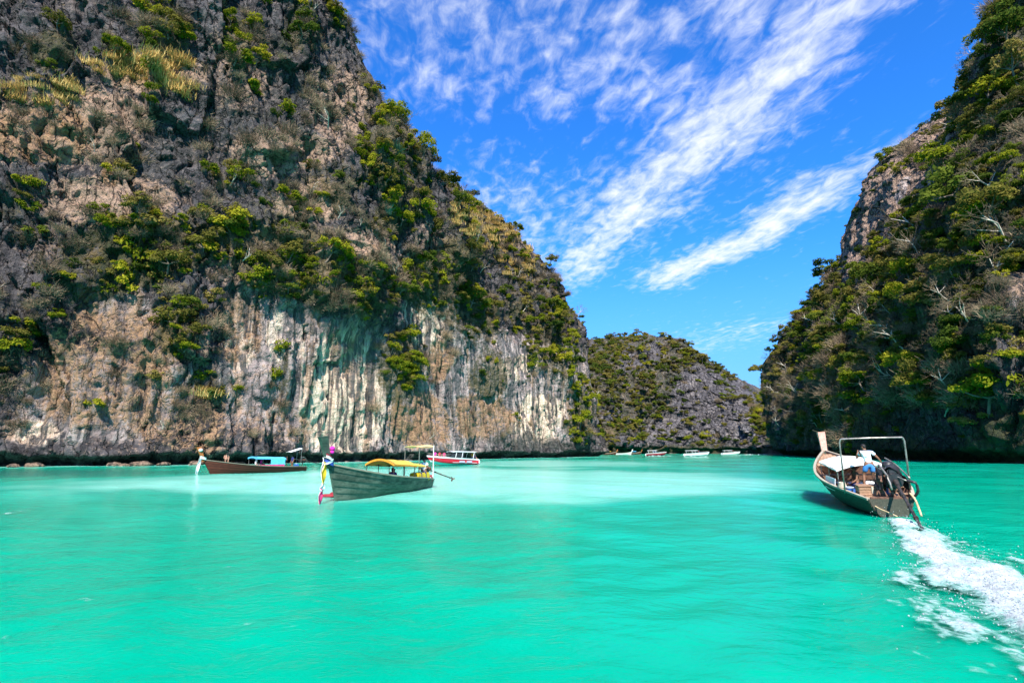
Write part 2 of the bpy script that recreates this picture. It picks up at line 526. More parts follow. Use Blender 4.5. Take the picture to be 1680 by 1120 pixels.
VEG_L = [(230, 405, 140, 62, .95), (410, 395, 120, 55, .8), (500, 455, 130, 52, 1.0), (610, 480, 60, 55, .9), (150, 450, 70, 55, .8), (300, 530, 40, 80, .75), (645, 260, 62, 75, .8),
         (660, 345, 60, 40, .8), (725, 460, 70, 70, .9), (780, 520, 40, 50, .8), (800, 370, 90, 75, .48, .5), (890, 480, 70, 90, .56), (900, 560, 50, 60, .8), (655, 600, 40, 62, .95),
         (345, 650, 35, 60, .6), (305, 640, 30, 40, .5), (85, 85, 50, 38, .9), (270, 45, 48, 50, .9), (400, 75, 32, 52, .85), (490, 45, 30, 55, .7), (560, 25, 26, 30, .8), (180, 85, 24, 30, .6),
         (950, 680, 22, 60, .9), (800, 610, 34, 50, .8), (460, 610, 14, 40, .7), (540, 300, 50, 40, .7), (380, 300, 50, 40, .5), (470, 330, 70, 40, .55), (20, 330, 50, 40, .6), (25, 560, 45, 110, .5),
         (90, 495, 34, 26, .6), (620, 130, 30, 50, .5), (345, 250, 30, 40, .35), (440, 190, 24, 40, .35), (700, 620, 30, 60, .3), (840, 690, 20, 20, .5), (870, 620, 14, 14, .5), (150, 380, 120, 30, .5), (700, 285, 20, 20, .6), (290, 85, 24, 14, .7), (930, 600, 24, 60, .6), (40, 770, 1, 1, 0)]


def relief_l(S, Z, v, px, py):
    wob = fbm(S / 30, Z / 30, 1.7, 3)
    st = blobs(px + 14 * wob, py + 10 * wob, STREAK_L)
    vg = blobs(px + 14 * wob, py + 10 * wob, VEG_L)
    rough = 1 - 0.75 * np.clip(st, 0, 1)
    o = 4.2 * fbm(S / 46, Z / 55, 0.3, 3) + 2.2 * ridged(S / 17 + 0.4 * wob, Z / 70, 2.0, 2) * rough
    wx, wz = 2.6 * fbm(S / 7, Z / 9, 14.4, 3), 3.4 * fbm(S / 7, Z / 9, 24.4, 3)
    f1, gap, val = cells((S + 2.5 * wob + wx) / 6.0, (Z + 3 * wob + wz) / 15.0, 3)
    o += rough * (2.7 * facets((S + 2.0 * wob + 0.6 * wx) / 8.5, (Z + 2.4 * wob + 0.6 * wz) / 21.0, 3, 1.0) + 0.95 * facets((S + 0.8 * wx) / 2.7, (Z + 0.8 * wz) / 5.5, 33, 1.0) + 0.4 * facets((S + .4 * wx) / 1.1, (Z + .4 * wz) / 2.2, 63, 1.0))
    o += rough * 0.7 * ridged((S + wx) / 6.5, (Z + wz) / 26, 31.0, 3)
    crk = np.abs(perlin((S + 0.7 * wx) / 5.0, (Z + wz) / 34, 41.0))
    o -= rough * 1.5 * (1 - sstep(0.0, 0.075, crk)) * sstep(-0.4, 0.3, perlin(S / 15, Z / 20, 43.0))
    crk = np.abs(perlin((S + wx) / 2.2, (Z + wz) / 13, 45.0))
    o -= rough * 0.5 * (1 - sstep(0.0, 0.10, crk))
    o += rough * 0.40 * ridged((S + 0.6 * wx) / 1.5, (Z + wz) / 7, 91.0, 3)
    f1, gap, val = cells((S + 0.8 * wx) / 1.9, (Z + 0.8 * wz) / 5.0, 9)
    o += 0
    o += 0.8 * ridged((S + 0.5 * wx) / 3.4, Z / 16, 71.0, 3) * rough * sstep(-0.3, 0.4, wob)
    fl = ridged(S / 2.1 + 0.5 * wob, Z / 26, 5.0, 3)
    o += (0.25 + 0.55 * np.clip(st, 0, 1)) * fl
    o += rough * 0.45 * ridged(Z / 5.0 + 0.8 * wob, S / 24, 7.0, 2)
    o += 0.3 * fbm(S / 1.5, Z / 2.4, 3.0, 4, 0.6) * rough + 0.15 * fbm(S / 1.2, Z / 3, 2, 2)
    # hanging shelf over the pale wall, hollow beneath
    o += 0.8 * np.clip(vg, 0, 1) - 0.4 * np.clip(st, 0, 1)
    return o * (1 - 0.5 * sstep(0.9, 1.0, v)), fl


def masks_l(px, py, S, P):
    w1 = 22 * fbm(S / 14, P[:, 2] / 14, 2.2, 3)
    w2 = 18 * fbm(S / 14, P[:, 2] / 14, 8.2, 3)
    x, y = px + w1, py + w2
    up = dict(streak=blobs(x, y, STREAK_L), ochre=blobs(x, y, OCHRE_L), tan=0.06 + 0.85 * blobs(x, y, TAN_L), moss=blobs(x, y, VEG_L))
    up['moss'] = np.clip(up['moss'] + 0.5 * np.clip(fbm(S / 12, P[:, 2] / 12, 4.4, 3), 0, 1), 0, 1)
    # a green-black sill runs over the far half of the wall, just above the tide notch
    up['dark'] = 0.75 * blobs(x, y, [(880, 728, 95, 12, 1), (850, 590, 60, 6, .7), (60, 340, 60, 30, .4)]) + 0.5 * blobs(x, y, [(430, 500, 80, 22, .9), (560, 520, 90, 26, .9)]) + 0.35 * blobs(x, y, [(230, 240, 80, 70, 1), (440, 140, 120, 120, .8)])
    up['cream'] = blobs(x, y, [(560, 640, 80, 110, 1.0), (385, 560, 36, 90, .55), (480, 560, 60, 60, .5), (705, 535, 55, 50, 0.75), (850, 600, 40, 20, 1.0), (880, 690, 60, 46, 0.85), (60, 705, 50, 26, 0.8), (200, 655, 30, 50, 0.25), (590, 700, 30, 50, .4)])
    return up


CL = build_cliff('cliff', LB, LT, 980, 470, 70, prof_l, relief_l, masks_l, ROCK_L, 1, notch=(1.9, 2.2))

# right massif, far corner to near (and on past the frame)
RB = [(215, 360), (165, 322)] + [tuple(on_water(*p)[:2]) for p in
      ((1281, 745.8), (1301, 746.8), (1324, 748), (1346, 749), (1370, 750.5), (1410, 752.0), (1445, 753.2), (1475, 754), (1560, 756.5), (1680, 760))]
RB += [(108, 72), (122, 30), (135, -30)]
RT = [(235, 380, 60), tuple(at(1284, 640, 318)), tuple(at(1276, 585, 300)), tuple(at(1303, 530, 296)), tuple(at(1346, 466, 288)), tuple(at(1380, 420, 280)), tuple(at(1430, 286, 268)),
      tuple(at(1500, 216, 246)), tuple(at(1588, 160, 224)), tuple(at(1648, 60, 180)), tuple(at(1690, -120, 168)), tuple(at(1850, -300, 150))]
RT += [(205, 100, 150), (215, 40, 140), (225, -30, 120)]


def prof_r(v, S, Z):
    k = 0.05 * perlin(S / 30, 12.2)
    return 0.05 * sstep(0.02, 0.25, v) + 0.33 * sstep(0.16 + k, 0.55 + k, v) + 0.62 * sstep(0.35, 1.2, v) / sstep(0.35, 1.2, 1.0)


BARE_R = [(1440, 320, 72, 85, 1.0), (1395, 400, 46, 70, 1.0), (1520, 215, 60, 56, 1.0), (1490, 280, 56, 60, 1.0), (1600, 90, 24, 60, .7), (1670, 540, 26, 110, .9), (1660, 620, 22, 60, .9), (1280, 720, 26, 20, .6),
          (1540, 700, 50, 36, .6), (1470, 700, 30, 24, .4), (1275, 690, 14, 40, .7), (1620, 640, 30, 50, .3)]
DRY_R = [(1330, 650, 70, 55, .9), (1440, 540, 80, 55, .8), (1480, 620, 90, 60, .8), (1440, 700, 80, 40, .8), (1600, 560, 80, 60, .5), (1620, 420, 60, 60, .5), (1540, 480, 60, 60, .6), (1310, 700, 50, 40, .7), (1560, 640, 60, 50, .5)]


def relief_r(S, Z, v, px, py):
    wob = fbm(S / 30, Z / 30, 21.7, 3)
    o = 5.0 * fbm(S / 42, Z / 50, 10.3, 3) + 2.5 * ridged(S / 15 + 0.4 * wob, Z / 60, 12.0, 2)
    wx, wz = 2.6 * fbm(S / 7, Z / 9, 34.4, 3), 3.4 * fbm(S / 7, Z / 9, 44.4, 3)
    f1, gap, val = cells((S + 2.5 * wob + wx) / 6.0, (Z + 3 * wob + wz) / 15.0, 43)
    o += 2.3 * facets((S + 2.0 * wob + 0.6 * wx) / 6.5, (Z + 2.4 * wob + 0.6 * wz) / 13.0, 43, 1.0) + 1.1 * facets((S + 0.8 * wx) / 2.7, (Z + 0.8 * wz) / 5.5, 73, 1.0) + 0.7 * ridged((S + wx) / 7.5, (Z + wz) / 26, 61.0, 3)
    f1, gap, val = cells((S + 0.8 * wx) / 1.9, (Z + 0.8 * wz) / 3.6, 19)
    o += 0.9 * (val - 0.5)
    o += 0.5 * ridged(S / 2.3 + 0.5 * wob, Z / 22, 15.0, 3) + 0.5 * fbm(S / 1.7, Z / 1.7, 13.0, 3)
    # a knob of bare fluted rock stands out at the near end
    o += 7.0 * blobs(px, py, [(1675, 500, 24, 50, 1.0), (1672, 600, 14, 70, .7)])
    return o * (1 - 0.5 * sstep(0.9, 1.0, v)), None


def masks_r(px, py, S, P):
    w1 = 14 * fbm(S / 14, P[:, 2] / 14, 32.2, 3)
    x, y = px + w1, py + 14 * fbm(S / 14, P[:, 2] / 14, 38.2, 3)
    bare = blobs(x, y, BARE_R)
    return dict(streak=blobs(x, y, [(1482, 310, 10, 26, .9), (1668, 500, 12, 50, .5)]), ochre=0.3 * blobs(x, y, [(1470, 280, 60, 60, 1)]) + .25 * blobs(x, y, DRY_R), tan=0.1 + 0.5 * bare * (P[:, 2] > 30),
                moss=np.clip(0.85 - bare, 0, 1), dark=0.6 * blobs(x, y, [(1560, 720, 160, 28, 1), (1660, 690, 40, 60, .6)]))  # dark foot: shade below the overhang put into the rock colour


CR = build_cliff('cliff', RB, RT, 820, 400, 70, prof_r, relief_r, masks_r, ROCK_L, 11, notch=(2.6, 2.6))

# the wall that closes the lagoon at the far end
ROCK_F = rock_material('grey_limestone', ((0.055, 0.050, 0.056), (0.155, 0.142, 0.153), (0.27, 0.25, 0.255)), (0.36, 0.29, 0.23),
                       ((0.58, 0.50, 0.45), (0.33, 0.30, 0.31), (0.20, 0.185, 0.195)), ((0.28, 0.17, 0.08), (0.40, 0.28, 0.16)), 0.6)
FB = [(-80, 330), (0, 395)] + [tuple(on_water(*p)[:2]) for p in ((985, 745.2), (1010, 744.9), (1060, 744.0), (1120, 743.9), (1180, 744.0), (1235, 744.4), (1268, 744.9))] + [(250, 400), (330, 420)]
FT = [(-120, 420, 90), (-10, 470, 104)] + [tuple(at(*p)) for p in ((960, 556, 495), (1010, 552, 490), (1078, 552, 485), (1120, 560, 475), (1176, 600, 462), (1225, 632, 452), (1262, 662, 440))] + [(280, 462, 36), (360, 480, 30)]


def prof_f(v, S, Z):
    return 0.08 * sstep(0.0, 0.2, v) + 0.92 * v ** 1.5


def relief_f(S, Z, v, px, py):
    wob = fbm(S / 40, Z / 40, 51.7, 3)
    o = 5 * fbm(S / 50, Z / 50, 50.3, 3) + 2.5 * ridged(S / 22 + .4 * wob, Z / 70, 52.0, 2)
    f1, gap, val = cells((S + 2.5 * wob) / 9, (Z + 3 * wob) / 8.0, 63)
    o += 3.2 * facets((S + 2.5 * wob) / 10, (Z + 3 * wob) / 8.0, 63, 1.0) + 1.4 * facets((S + 1.5 * wob) / 4, (Z + 2 * wob) / 4.0, 83, 1.0)
    o += 1.4 * ridged(Z / 7.5 + 0.25 * S / 20 + .5 * wob, S / 60, 57, 2) + 0.8 * fbm(S / 3, Z / 3, 53.0, 3)
    return o * (1 - 0.5 * sstep(0.9, 1.0, v)), None


BARE_F = [(1150, 650, 48, 50, 1.0), (1190, 690, 50, 40, 1.0), (1120, 700, 60, 24, .8), (1035, 590, 20, 22, .7), (1068, 580, 18, 18, .7), (1215, 650, 24, 30, .7), (1230, 720, 24, 18, .8), (1000, 680, 14, 10, .7), (1060, 722, 60, 12, .7), (968, 560, 8, 10, .8)]


def masks_f(px, py, S, P):
    x = px + 8 * fbm(S / 20, P[:, 2] / 20, 62.2, 3)
    y = py + 8 * fbm(S / 20, P[:, 2] / 20, 68.2, 3)
    bare = blobs(x, y, BARE_F)
    return dict(streak=blobs(x, y, [(1222, 705, 22, 16, .55)]), ochre=0.08 + 0 * px, tan=0.04 + .15 * bare, moss=np.clip(0.8 - bare, 0, 1))


CF = build_cliff('cliff', FB, FT, 420, 240, 90, prof_f, relief_f, masks_f, ROCK_F, 21, notch=(4.2, 4.0))

# ================================================================ THE WATER
m_water, k, bs, out = material('lagoon_water')
tcn = k.n('ShaderNodeTexCoord').outputs['Object']
shal = k.attr('shallow').outputs['Fac']
deep = k.attr('deep').outputs['Fac']  # depth, plus cliff reflection and shade put into the water colour
patch = k.noise(k.vmul(tcn, (0.10, 0.16, 1)), 1.0, 4, 0.55)
c0 = k.mix(k.ss(patch, 0.3, 0.72), (0.000, 0.248, 0.152), (0.000, 0.285, 0.182))
c1 = k.mix(k.m('MULTIPLY', k.ss(shal, 0.05, 0.55), 1.0), c0, (0.006, 0.335, 0.232))
c2 = k.mix(k.ss(k.m('ADD', shal, k.m('MULTIPLY', k.m('SUBTRACT', patch, 0.5), 0.35)), 0.42, 1.0), c1, (0.19, 0.56, 0.455))
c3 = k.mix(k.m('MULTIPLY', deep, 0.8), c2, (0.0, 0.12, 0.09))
k.link(c3, bs.inputs['Base Color'])
bs.inputs['Roughness'].default_value = 0.12
bs.inputs['IOR'].default_value = 1.33
bs.subsurface_method = 'BURLEY'
bs.inputs['Subsurface Weight'].default_value = 1.0
bs.inputs['Subsurface Radius'].default_value = (0.5, 1.6, 1.4)
bs.inputs['Subsurface Scale'].default_value = 0.6
bs.inputs['Specular IOR Level'].default_value = 0.05
geo = k.n('ShaderNodeNewGeometry')
camd = k.n('ShaderNodeVectorMath', operation='LENGTH', inp={0: tcn}).outputs['Value']
r1 = k.noise(k.vmul(tcn, (0.8, 1.3, 1), rot=(0, 0, 0.35)), 1.0, 5, 0.55, 0.4)
r2 = k.noise(k.vmul(tcn, (2.4, 3.8, 1), rot=(0, 0, -0.25)), 1.0, 4, 0.55, 0.3)
hh = k.m('ADD', k.m('MULTIPLY', r1, 0.9), k.m('MULTIPLY', r2, 0.30))
bp = k.n('ShaderNodeBump', inp={'Strength': 0.8, 'Distance': 0.11, 'Height': hh})
k.link(bp.outputs[0], bs.inputs['Normal'])

NR, NA = 430, 560
rr = np.concatenate([[0.6], np.geomspace(1.6, 1500, NR - 1)])
aa = np.radians(np.concatenate([np.linspace(-180, -58, 40, endpoint=False), np.linspace(-58, 58, NA - 80), np.linspace(58, 180, 41)[1:]]))
NA = len(aa)
RR, AA = np.meshgrid(rr, aa, indexing='ij')
WX, WY = RR * np.sin(AA), RR * np.cos(AA)
sp = np.gradient(rr)[:, None] * np.ones_like(RR)
sp = np.maximum(sp, RR * 0.0045)
WZ = np.zeros_like(RR)
for i in range(14):
    lam = 0.7 * 1.36 ** i
    th_ = 0.5 + 0.9 * _rng.randn()
    kx, ky = math.cos(th_) * 2 * math.pi / lam, math.sin(th_) * 2 * math.pi / lam
    WZ += min(0.0085 * lam, 0.030) * np.sin(kx * WX + ky * WY + 6.3 * _rng.rand() + 1.3 * perlin(WX / lam / 3, WY / lam / 3, i)) * sstep(2.5, 6, lam / sp) * (0.6 + 0.7 * perlin(WX / 9, WY / 9, i + 30))
wn = fbm(WX / 14, WY / 9, 3.3, 4)
P_ = np.stack([WX, WY, 0 * WX], -1).reshape(-1, 3)
wpx, wpy = survey(P_)
front = (P_ @ _f > 1.0)
bank = np.array([on_water(840, 806), on_water(300, 815), on_water(1340, 800)])
# sand bank under the middle of the lagoon, deeper towards the camera and along the left wall, where the wall's dark reflection is painted in too
ex = (WX + 5.0 + 2.0 * wn) / 41.0
ey = (WY - 49.0 + 5 * wn) / 33.0
shallow = 1 - sstep(0.40, 1.06, np.sqrt(ex ** 2 + np.where(ey < 0, ey * 1.05, ey * 0.72) ** 2))
ex2, ey2 = (WX - 8 + 8 * wn) / 34.0, (WY - 112 + 14 * wn) / 52.0
shallow = np.maximum(shallow, 0.86 * (1 - sstep(0.3, 1.0, np.sqrt(ex2 ** 2 + ey2 ** 2))))
shallow = np.maximum(shallow, 0.55 * sstep(40, 90, WY) * (1 - sstep(150, 260, WY)) * sstep(-0.3, 0.5, wn))
# thin pale rim where the sand meets the left wall
lbx = np.array([p[0] for p in LB[1:12]])
lby = np.array([p[1] for p in LB[1:12]])
edge = np.full(WX.shape, 99.0)
for i in range(len(lbx) - 1):
    ax, ay, bx_, by_ = lbx[i], lby[i], lbx[i + 1], lby[i + 1]
    t_ = np.clip(((WX - ax) * (bx_ - ax) + (WY - ay) * (by_ - ay)) / ((bx_ - ax) ** 2 + (by_ - ay) ** 2), 0, 1)
    edge = np.minimum(edge, np.hypot(WX - ax - t_ * (bx_ - ax), WY - ay - t_ * (by_ - ay)))
shallow = np.maximum(shallow, 0.9 * (1 - sstep(5, 17 + 4 * wn, edge)))
deep_and_shade = (1 - sstep(0.35, 1.0, np.sqrt(((WX + 62 + 3 * wn) / 36) ** 2 + ((WY - 62 + 3 * wn) / 22) ** 2))) * sstep(10, 20, edge)
deep_and_shade = np.maximum(deep_and_shade, 0.25 * (1 - sstep(0.3, 1, np.sqrt(((WX - 78 + 5 * wn) / 30) ** 2 + ((WY - 105) / 70) ** 2))))  # right side: the cliff's shade on the water, painted in
shallow = shallow * (1 - deep_and_shade)
me = mesh_np('water', np.stack([WX, WY, WZ], -1).reshape(-1, 3), grid_faces(NR, NA), m_water, True)
add_attr(me, 'shallow', shallow)
add_attr(me, 'deep', deep_and_shade)
props(link(bpy.data.objects.new('water', me)), kind='structure')
# ================================================================ PLANTS
def leaf_material(name, cols, trans=0.38):
    m = bpy.data.materials.new(name)
    m.use_nodes = True
    m.node_tree.nodes.clear()
    k = NT(m.node_tree)
    oi = k.n('ShaderNodeObjectInfo').outputs['Random']
    ti = k.attr('tint').outputs['Fac']
    f = k.m('ADD', k.m('MULTIPLY', oi, 0.55), k.m('MULTIPLY', ti, 0.45))
    c = k.mix(k.ss(f, 0.15, 0.5), cols[0], cols[1])
    c = k.mix(k.ss(f, 0.5, 0.85), c, cols[2])
    d = k.n('ShaderNodeBsdfDiffuse', inp={0: c})
    t = k.n('ShaderNodeBsdfTranslucent', inp={0: c})
    mx = k.n('ShaderNodeMixShader', inp={0: trans, 1: d.outputs[0], 2: t.outputs[0]})
    k.n('ShaderNodeOutputMaterial', inp={0: mx.outputs[0]})
    return m


def plain(name, col, rough=0.7, metal=0.0, var=0.25, scale=6.0, spec=0.3):
    """a painted / wooden / cloth surface with some wear in its colour"""
    m, k, bs, out = material(name)
    tcn = k.n('ShaderNodeTexCoord').outputs['Object']
    nz = k.noise(tcn, scale, 5, 0.65)
    dk = tuple(c * (1 - var) for c in col)
    lt = tuple(min(1, c * (1 + var)) for c in col)
    k.link(k.mix(k.ss(nz, 0.3, 0.7), dk, lt), bs.inputs['Base Color'])
    bs.inputs['Roughness'].default_value = rough
    bs.inputs['Metallic'].default_value = metal
    bs.inputs['Specular IOR Level'].default_value = spec
    return m


TONES = {
    'bright': leaf_material('leaf_bright', ((0.080, 0.115, 0.010), (0.185, 0.205, 0.014), (0.33, 0.29, 0.024))),
    'deep': leaf_material('leaf_deep', ((0.036, 0.062, 0.012), (0.075, 0.108, 0.016), (0.14, 0.16, 0.022))),
    'olive': leaf_material('leaf_olive', ((0.07, 0.075, 0.018), (0.15, 0.135, 0.028), (0.25, 0.20, 0.055))),
    'blue': leaf_material('leaf_blue', ((0.05, 0.10, 0.06), (0.10, 0.17, 0.12), (0.16, 0.24, 0.17)), 0.15),
    'dry': leaf_material('leaf_dry', ((0.10, 0.072, 0.05), (0.20, 0.148, 0.10), (0.32, 0.24, 0.155)), 0.1),
    'gold': leaf_material('leaf_gold', ((0.32, 0.19, 0.06), (0.52, 0.34, 0.11), (0.62, 0.45, 0.18)), 0.25),
}
BARK = plain('bark', (0.12, 0.095, 0.075), 0.9, var=0.4)
BARE = plain('bare_bark', (0.50, 0.44, 0.37), 0.9, var=0.35)


def leaves(rs, lobes, n, size, up=0.45, flat=0.8, asp=0.5, shell=0.62):
    """n leaf faces spread through ellipsoid lobes (x, y, z, r)"""
    lob = np.array(lobes)
    wt = lob[:, 3] ** 2
    pick = rs.choice(len(lob), n, p=wt / wt.sum())
    d = rs.normal(size=(n, 3))
    d[:, 2] = np.abs(d[:, 2]) * 0.9 - 0.35
    d /= np.linalg.norm(d, axis=1)[:, None]
    rad = lob[pick, 3] * (shell + (1.08 - shell) * rs.rand(n)) * (1 + 0.25 * rs.normal(size=n) * 0.5)
    c = lob[pick, :3] + d * rad[:, None] * np.array([1, 1, flat])
    nrm = d * 0.7 + np.array([0, 0, up]) + rs.normal(size=(n, 3)) * 0.45
    nrm /= np.linalg.norm(nrm, axis=1)[:, None]
    a = np.cross(nrm, rs.normal(size=(n, 3)))
    a /= np.linalg.norm(a, axis=1)[:, None]
    b = np.cross(nrm, a)
    s = size * (0.6 + 0.8 * rs.rand(n))[:, None]
    V = np.stack([c - a * s, c + b * s * asp, c + a * s, c - b * s * asp], 1).reshape(-1, 3)
    F = np.arange(4 * n).reshape(n, 4)
    lt = rs.rand(len(lob))
    return V, F, np.repeat(np.clip(0.55 * lt[pick] + 0.45 * rs.rand(n), 0, 1), 4)


def tubes(paths, sides=5):
    """tapered tubes: every path is a list of (x, y, z, r)"""
    V, F = [], []
    for p in paths:
        p = np.array(p, float)
        base = len(V)
        for i in range(len(p)):
            t = p[min(i + 1, len(p) - 1), :3] - p[max(i - 1, 0), :3]
            t /= np.linalg.norm(t) + 1e-9
            a = np.cross(t, (0.3, 0.2, 0.93) if abs(t[2]) < 0.85 else (1, 0.1, 0))
            a /= np.linalg.norm(a)
            b = np.cross(t, a)
            for j in range(sides):
                w = 2 * math.pi * j / sides
                V.append(p[i, :3] + p[i, 3] * (math.cos(w) * a + math.sin(w) * b))
        for i in range(len(p) - 1):
            for j in range(sides):
                q = base + i * sides
                F.append((q + j, q + (j + 1) % sides, q + sides + (j + 1) % sides, q + sides + j))
    return np.array(V), np.array(F)


def crown_mesh(name, rs, lobes, n, size, tone, **kw):
    V, F, t = leaves(rs, lobes, n, size, **kw)
    me = mesh_np(name, V, F, TONES[tone])
    add_attr(me, 'tint', t)
    return me


def retone(me, tone):
    c = me.copy()
    c.materials.clear()
    c.materials.append(TONES[tone])
    return c


def limbs(rs, tips, lean, h):
    """a trunk that leaves the rock sideways, turns up and forks to the lobes"""
    fork = np.array([lean * 0.75, 0, h])
    pts = [[(0 - 0.10, 0, -0.12, 0.035), (lean * 0.35, 0, h * 0.35, 0.030), (fork[0], fork[1], fork[2], 0.022)]]
    for t in tips:
        m_ = (fork + np.array(t[:3])) / 2 + rs.normal(size=3) * 0.03
        pts.append([(*fork, 0.018), (*m_, 0.012), (t[0], t[1], t[2], 0.005)])
    return tubes(pts, 5)


rs = np.random.RandomState(5)
TREE_P, SHRUB_P, BARE_P, HANG_P = [], [], [], []
for i in range(8):
    lean = rs.uniform(0.10, 0.30)
    h = rs.uniform(0.28, 0.42)
    nl = rs.randint(9, 15)
    wide = rs.uniform(0.32, 0.48)
    lob = []
    for j in range(nl):
        a, q = rs.uniform(0, 6.28), wide * math.sqrt(rs.rand())
        lob.append((lean + q * math.cos(a) * (0.9), q * math.sin(a), h + 0.06 + (0.52 - 0.45 * (q / wide) ** 2) * rs.uniform(0.1, 1.0), rs.uniform(0.10, 0.185)))
    TREE_P.append((mesh_np('trunk', *limbs(rs, lob[:6], lean, h), BARK, True), crown_mesh('crown', rs, lob, 1350, 0.038, 'bright', flat=0.8)))
for i in range(6):
    lob = [(rs.uniform(-0.1, 0.34), rs.uniform(-0.36, 0.36), rs.uniform(0.08, 0.42), rs.uniform(0.12, 0.22)) for j in range(rs.randint(6, 9))]
    SHRUB_P.append((mesh_np('stem', *limbs(rs, lob[:4], 0.12, 0.14), BARK, True), crown_mesh('foliage', rs, lob, 800, 0.045, 'bright')))
for i in range(2):                              # curtains of creeper that fall over an edge
    lob = [(0.10 + 0.10 * math.sin(3 * j) + rs.uniform(-.04, .04), rs.uniform(-0.24, 0.24) * (1 - 0.05 * j), 0.2 - 0.14 * j, rs.uniform(0.09, 0.16)) for j in range(11)]
    V, F = tubes([[(-0.05, q, 0.25, 0.012), (0.06, q * .9, -0.2, 0.009), (0.07, q * .7, -0.9, 0.004)] for q in (-0.15, 0.02, 0.14)], 4)
    HANG_P.append((mesh_np('stem', V, F, BARK, True), crown_mesh('foliage', rs, lob, 700, 0.046, 'deep', up=0.2, flat=1.1)))


def bare_paths(rs, p, d, r, ln, lev, out):
    n = 3
    pts = [(*p, r)]
    for i in range(n):
        d = d + rs.normal(size=3) * 0.16 + np.array([0.02, 0, 0.05])
        d /= np.linalg.norm(d)
        p = p + d * ln / n
        pts.append((*p, r * (1 - 0.45 * (i + 1) / n)))
        if lev > 0 and i > 0:
            for _ in range(2 if lev > 1 else 3):
                e = d + rs.normal(size=3) * 0.62
                e /= np.linalg.norm(e)
                bare_paths(rs, p.copy(), e, r * 0.5, ln * rs.uniform(0.5, 0.72), lev - 1, out)
    out.append(pts)


for i in range(4):
    out_ = []
    bare_paths(rs, np.array([-0.05, 0, -0.03]), np.array([0.75, 0.25 * (-1) ** i, 0.55]), 0.017, 0.42, 3, out_)
    big = [p for p in out_ if p[0][3] > 0.0045]
    fine = [[(x, y, z, max(r, 0.0016)) for x, y, z, r in p] for p in out_ if p[0][3] <= 0.0045]
    tw = tubes(fine, 3)
    me = mesh_np('twigs', *tw, TONES['dry'])
    add_attr(me, 'tint', rs.rand(len(me.vertices)))
    BARE_P.append((mesh_np('trunk', *tubes(big, 5), BARE, True), me))


def blade_mesh(name, rs, n, tone, spread, hgt, wid, curl=0.35):
    a = rs.uniform(0, 6.28, n)
    root = np.stack([rs.normal(size=n) * spread, rs.normal(size=n) * spread, -0.05 + 0 * a], 1)
    tip = root + np.stack([np.cos(a) * curl * rs.rand(n) + 0.12, np.sin(a) * curl * rs.rand(n), hgt * rs.uniform(0.4, 1, n)], 1)
    sd_ = np.stack([-np.sin(a), np.cos(a), 0 * a], 1) * wid
    midp = (root + tip) / 2 + np.array([0, 0, 0.06])
    V = np.stack([root - sd_, root + sd_, midp + sd_, midp - sd_, tip], 1).reshape(-1, 3)
    q = np.arange(n) * 5
    F = np.concatenate([np.stack([q, q + 1, q + 2, q + 3], 1), np.stack([q + 3, q + 2, q + 4, q + 4], 1)])
    me = bpy.data.meshes.new(name)
    me.from_pydata(V.tolist(), [], [tuple(f) if f[2] != f[3] else tuple(f[:3]) for f in F.tolist()])
    me.materials.append(TONES[tone])
    add_attr(me, 'tint', np.repeat(rs.rand(n), 5))
    return me


def scrub_mesh(name, rs, n, tone):
    """a thicket of thin dry twigs with a few leaves left"""
    c = rs.normal(size=(n, 3)) * np.array([0.2, 0.26, 0.15]) + np.array([0.12, 0, 0.2])
    d = c - np.array([-0.1, 0, -0.15]) + rs.normal(size=(n, 3)) * 0.25
    d /= np.linalg.norm(d, axis=1)[:, None]
    s = np.cross(d, rs.normal(size=(n, 3)))
    s /= np.linalg.norm(s, axis=1)[:, None]
    L = rs.uniform(0.06, 0.17, n)[:, None]
    w_ = rs.uniform(0.004, 0.012, n)[:, None]
    V = np.stack([c - d * L - s * w_, c - d * L + s * w_, c + d * L + s * w_ * .4, c + d * L - s * w_ * .4], 1).reshape(-1, 3)
    me = mesh_np(name, V, np.arange(4 * n).reshape(n, 4), TONES[tone])
    add_attr(me, 'tint', np.repeat(rs.rand(n), 4))
    return me


SCRUB = [scrub_mesh('dry_scrub', rs, 620, 'dry') for i in range(2)]
GRASS = [blade_mesh('dry_grass', rs, 260, 'gold', 0.26, 0.42, 0.012)]
ROSETTE = blade_mesh('foliage', rs, 70, 'blue', 0.10, 0.7, 0.035, 0.7)

# -------- where plants stand
prs = np.random.RandomState(21)


def pick_points(c, dens, n, size, space, taken, lo=-25, hi=1705, facing=0.05, top=-20):
    """choose n rooted places on a cliff; size = (small, big) in metres; keeps plants apart"""
    P = c['P']
    view = P - _c
    dist = np.linalg.norm(view, axis=1)
    fac = -(np.sum(view * c['n'], 1)) / dist
    ok = (c['px'] > lo) & (c['px'] < hi) & (c['py'] > top) & (P[:, 2] > 4.5) & ~c['hid'] & ((fac > facing) | c['crest'])
    w = np.where(ok, dens * c['area'], 0)
    w = np.maximum(w, 0)
    idx = prs.choice(len(P), min(n * 10, int((w > 0).sum())), replace=False, p=w / w.sum())
    got = []
    for i in idx:
        s = prs.uniform(*size) * (0.8 + 0.5 * prs.rand() ** 3)
        if taken:
            tk = np.array(taken)
            d = np.linalg.norm(tk[:, :3] - P[i], axis=1)
            if np.any(d < space * (s + tk[:, 3]) * 0.5):
                continue
        taken.append((*P[i], s))
        got.append((i, s))
        if len(got) >= n:
            break
    return got


def veg_noise(c, sc=9.0, seed=0.0):
    return fbm(c['S'] / sc, c['P'][:, 2] / sc, seed, 3)


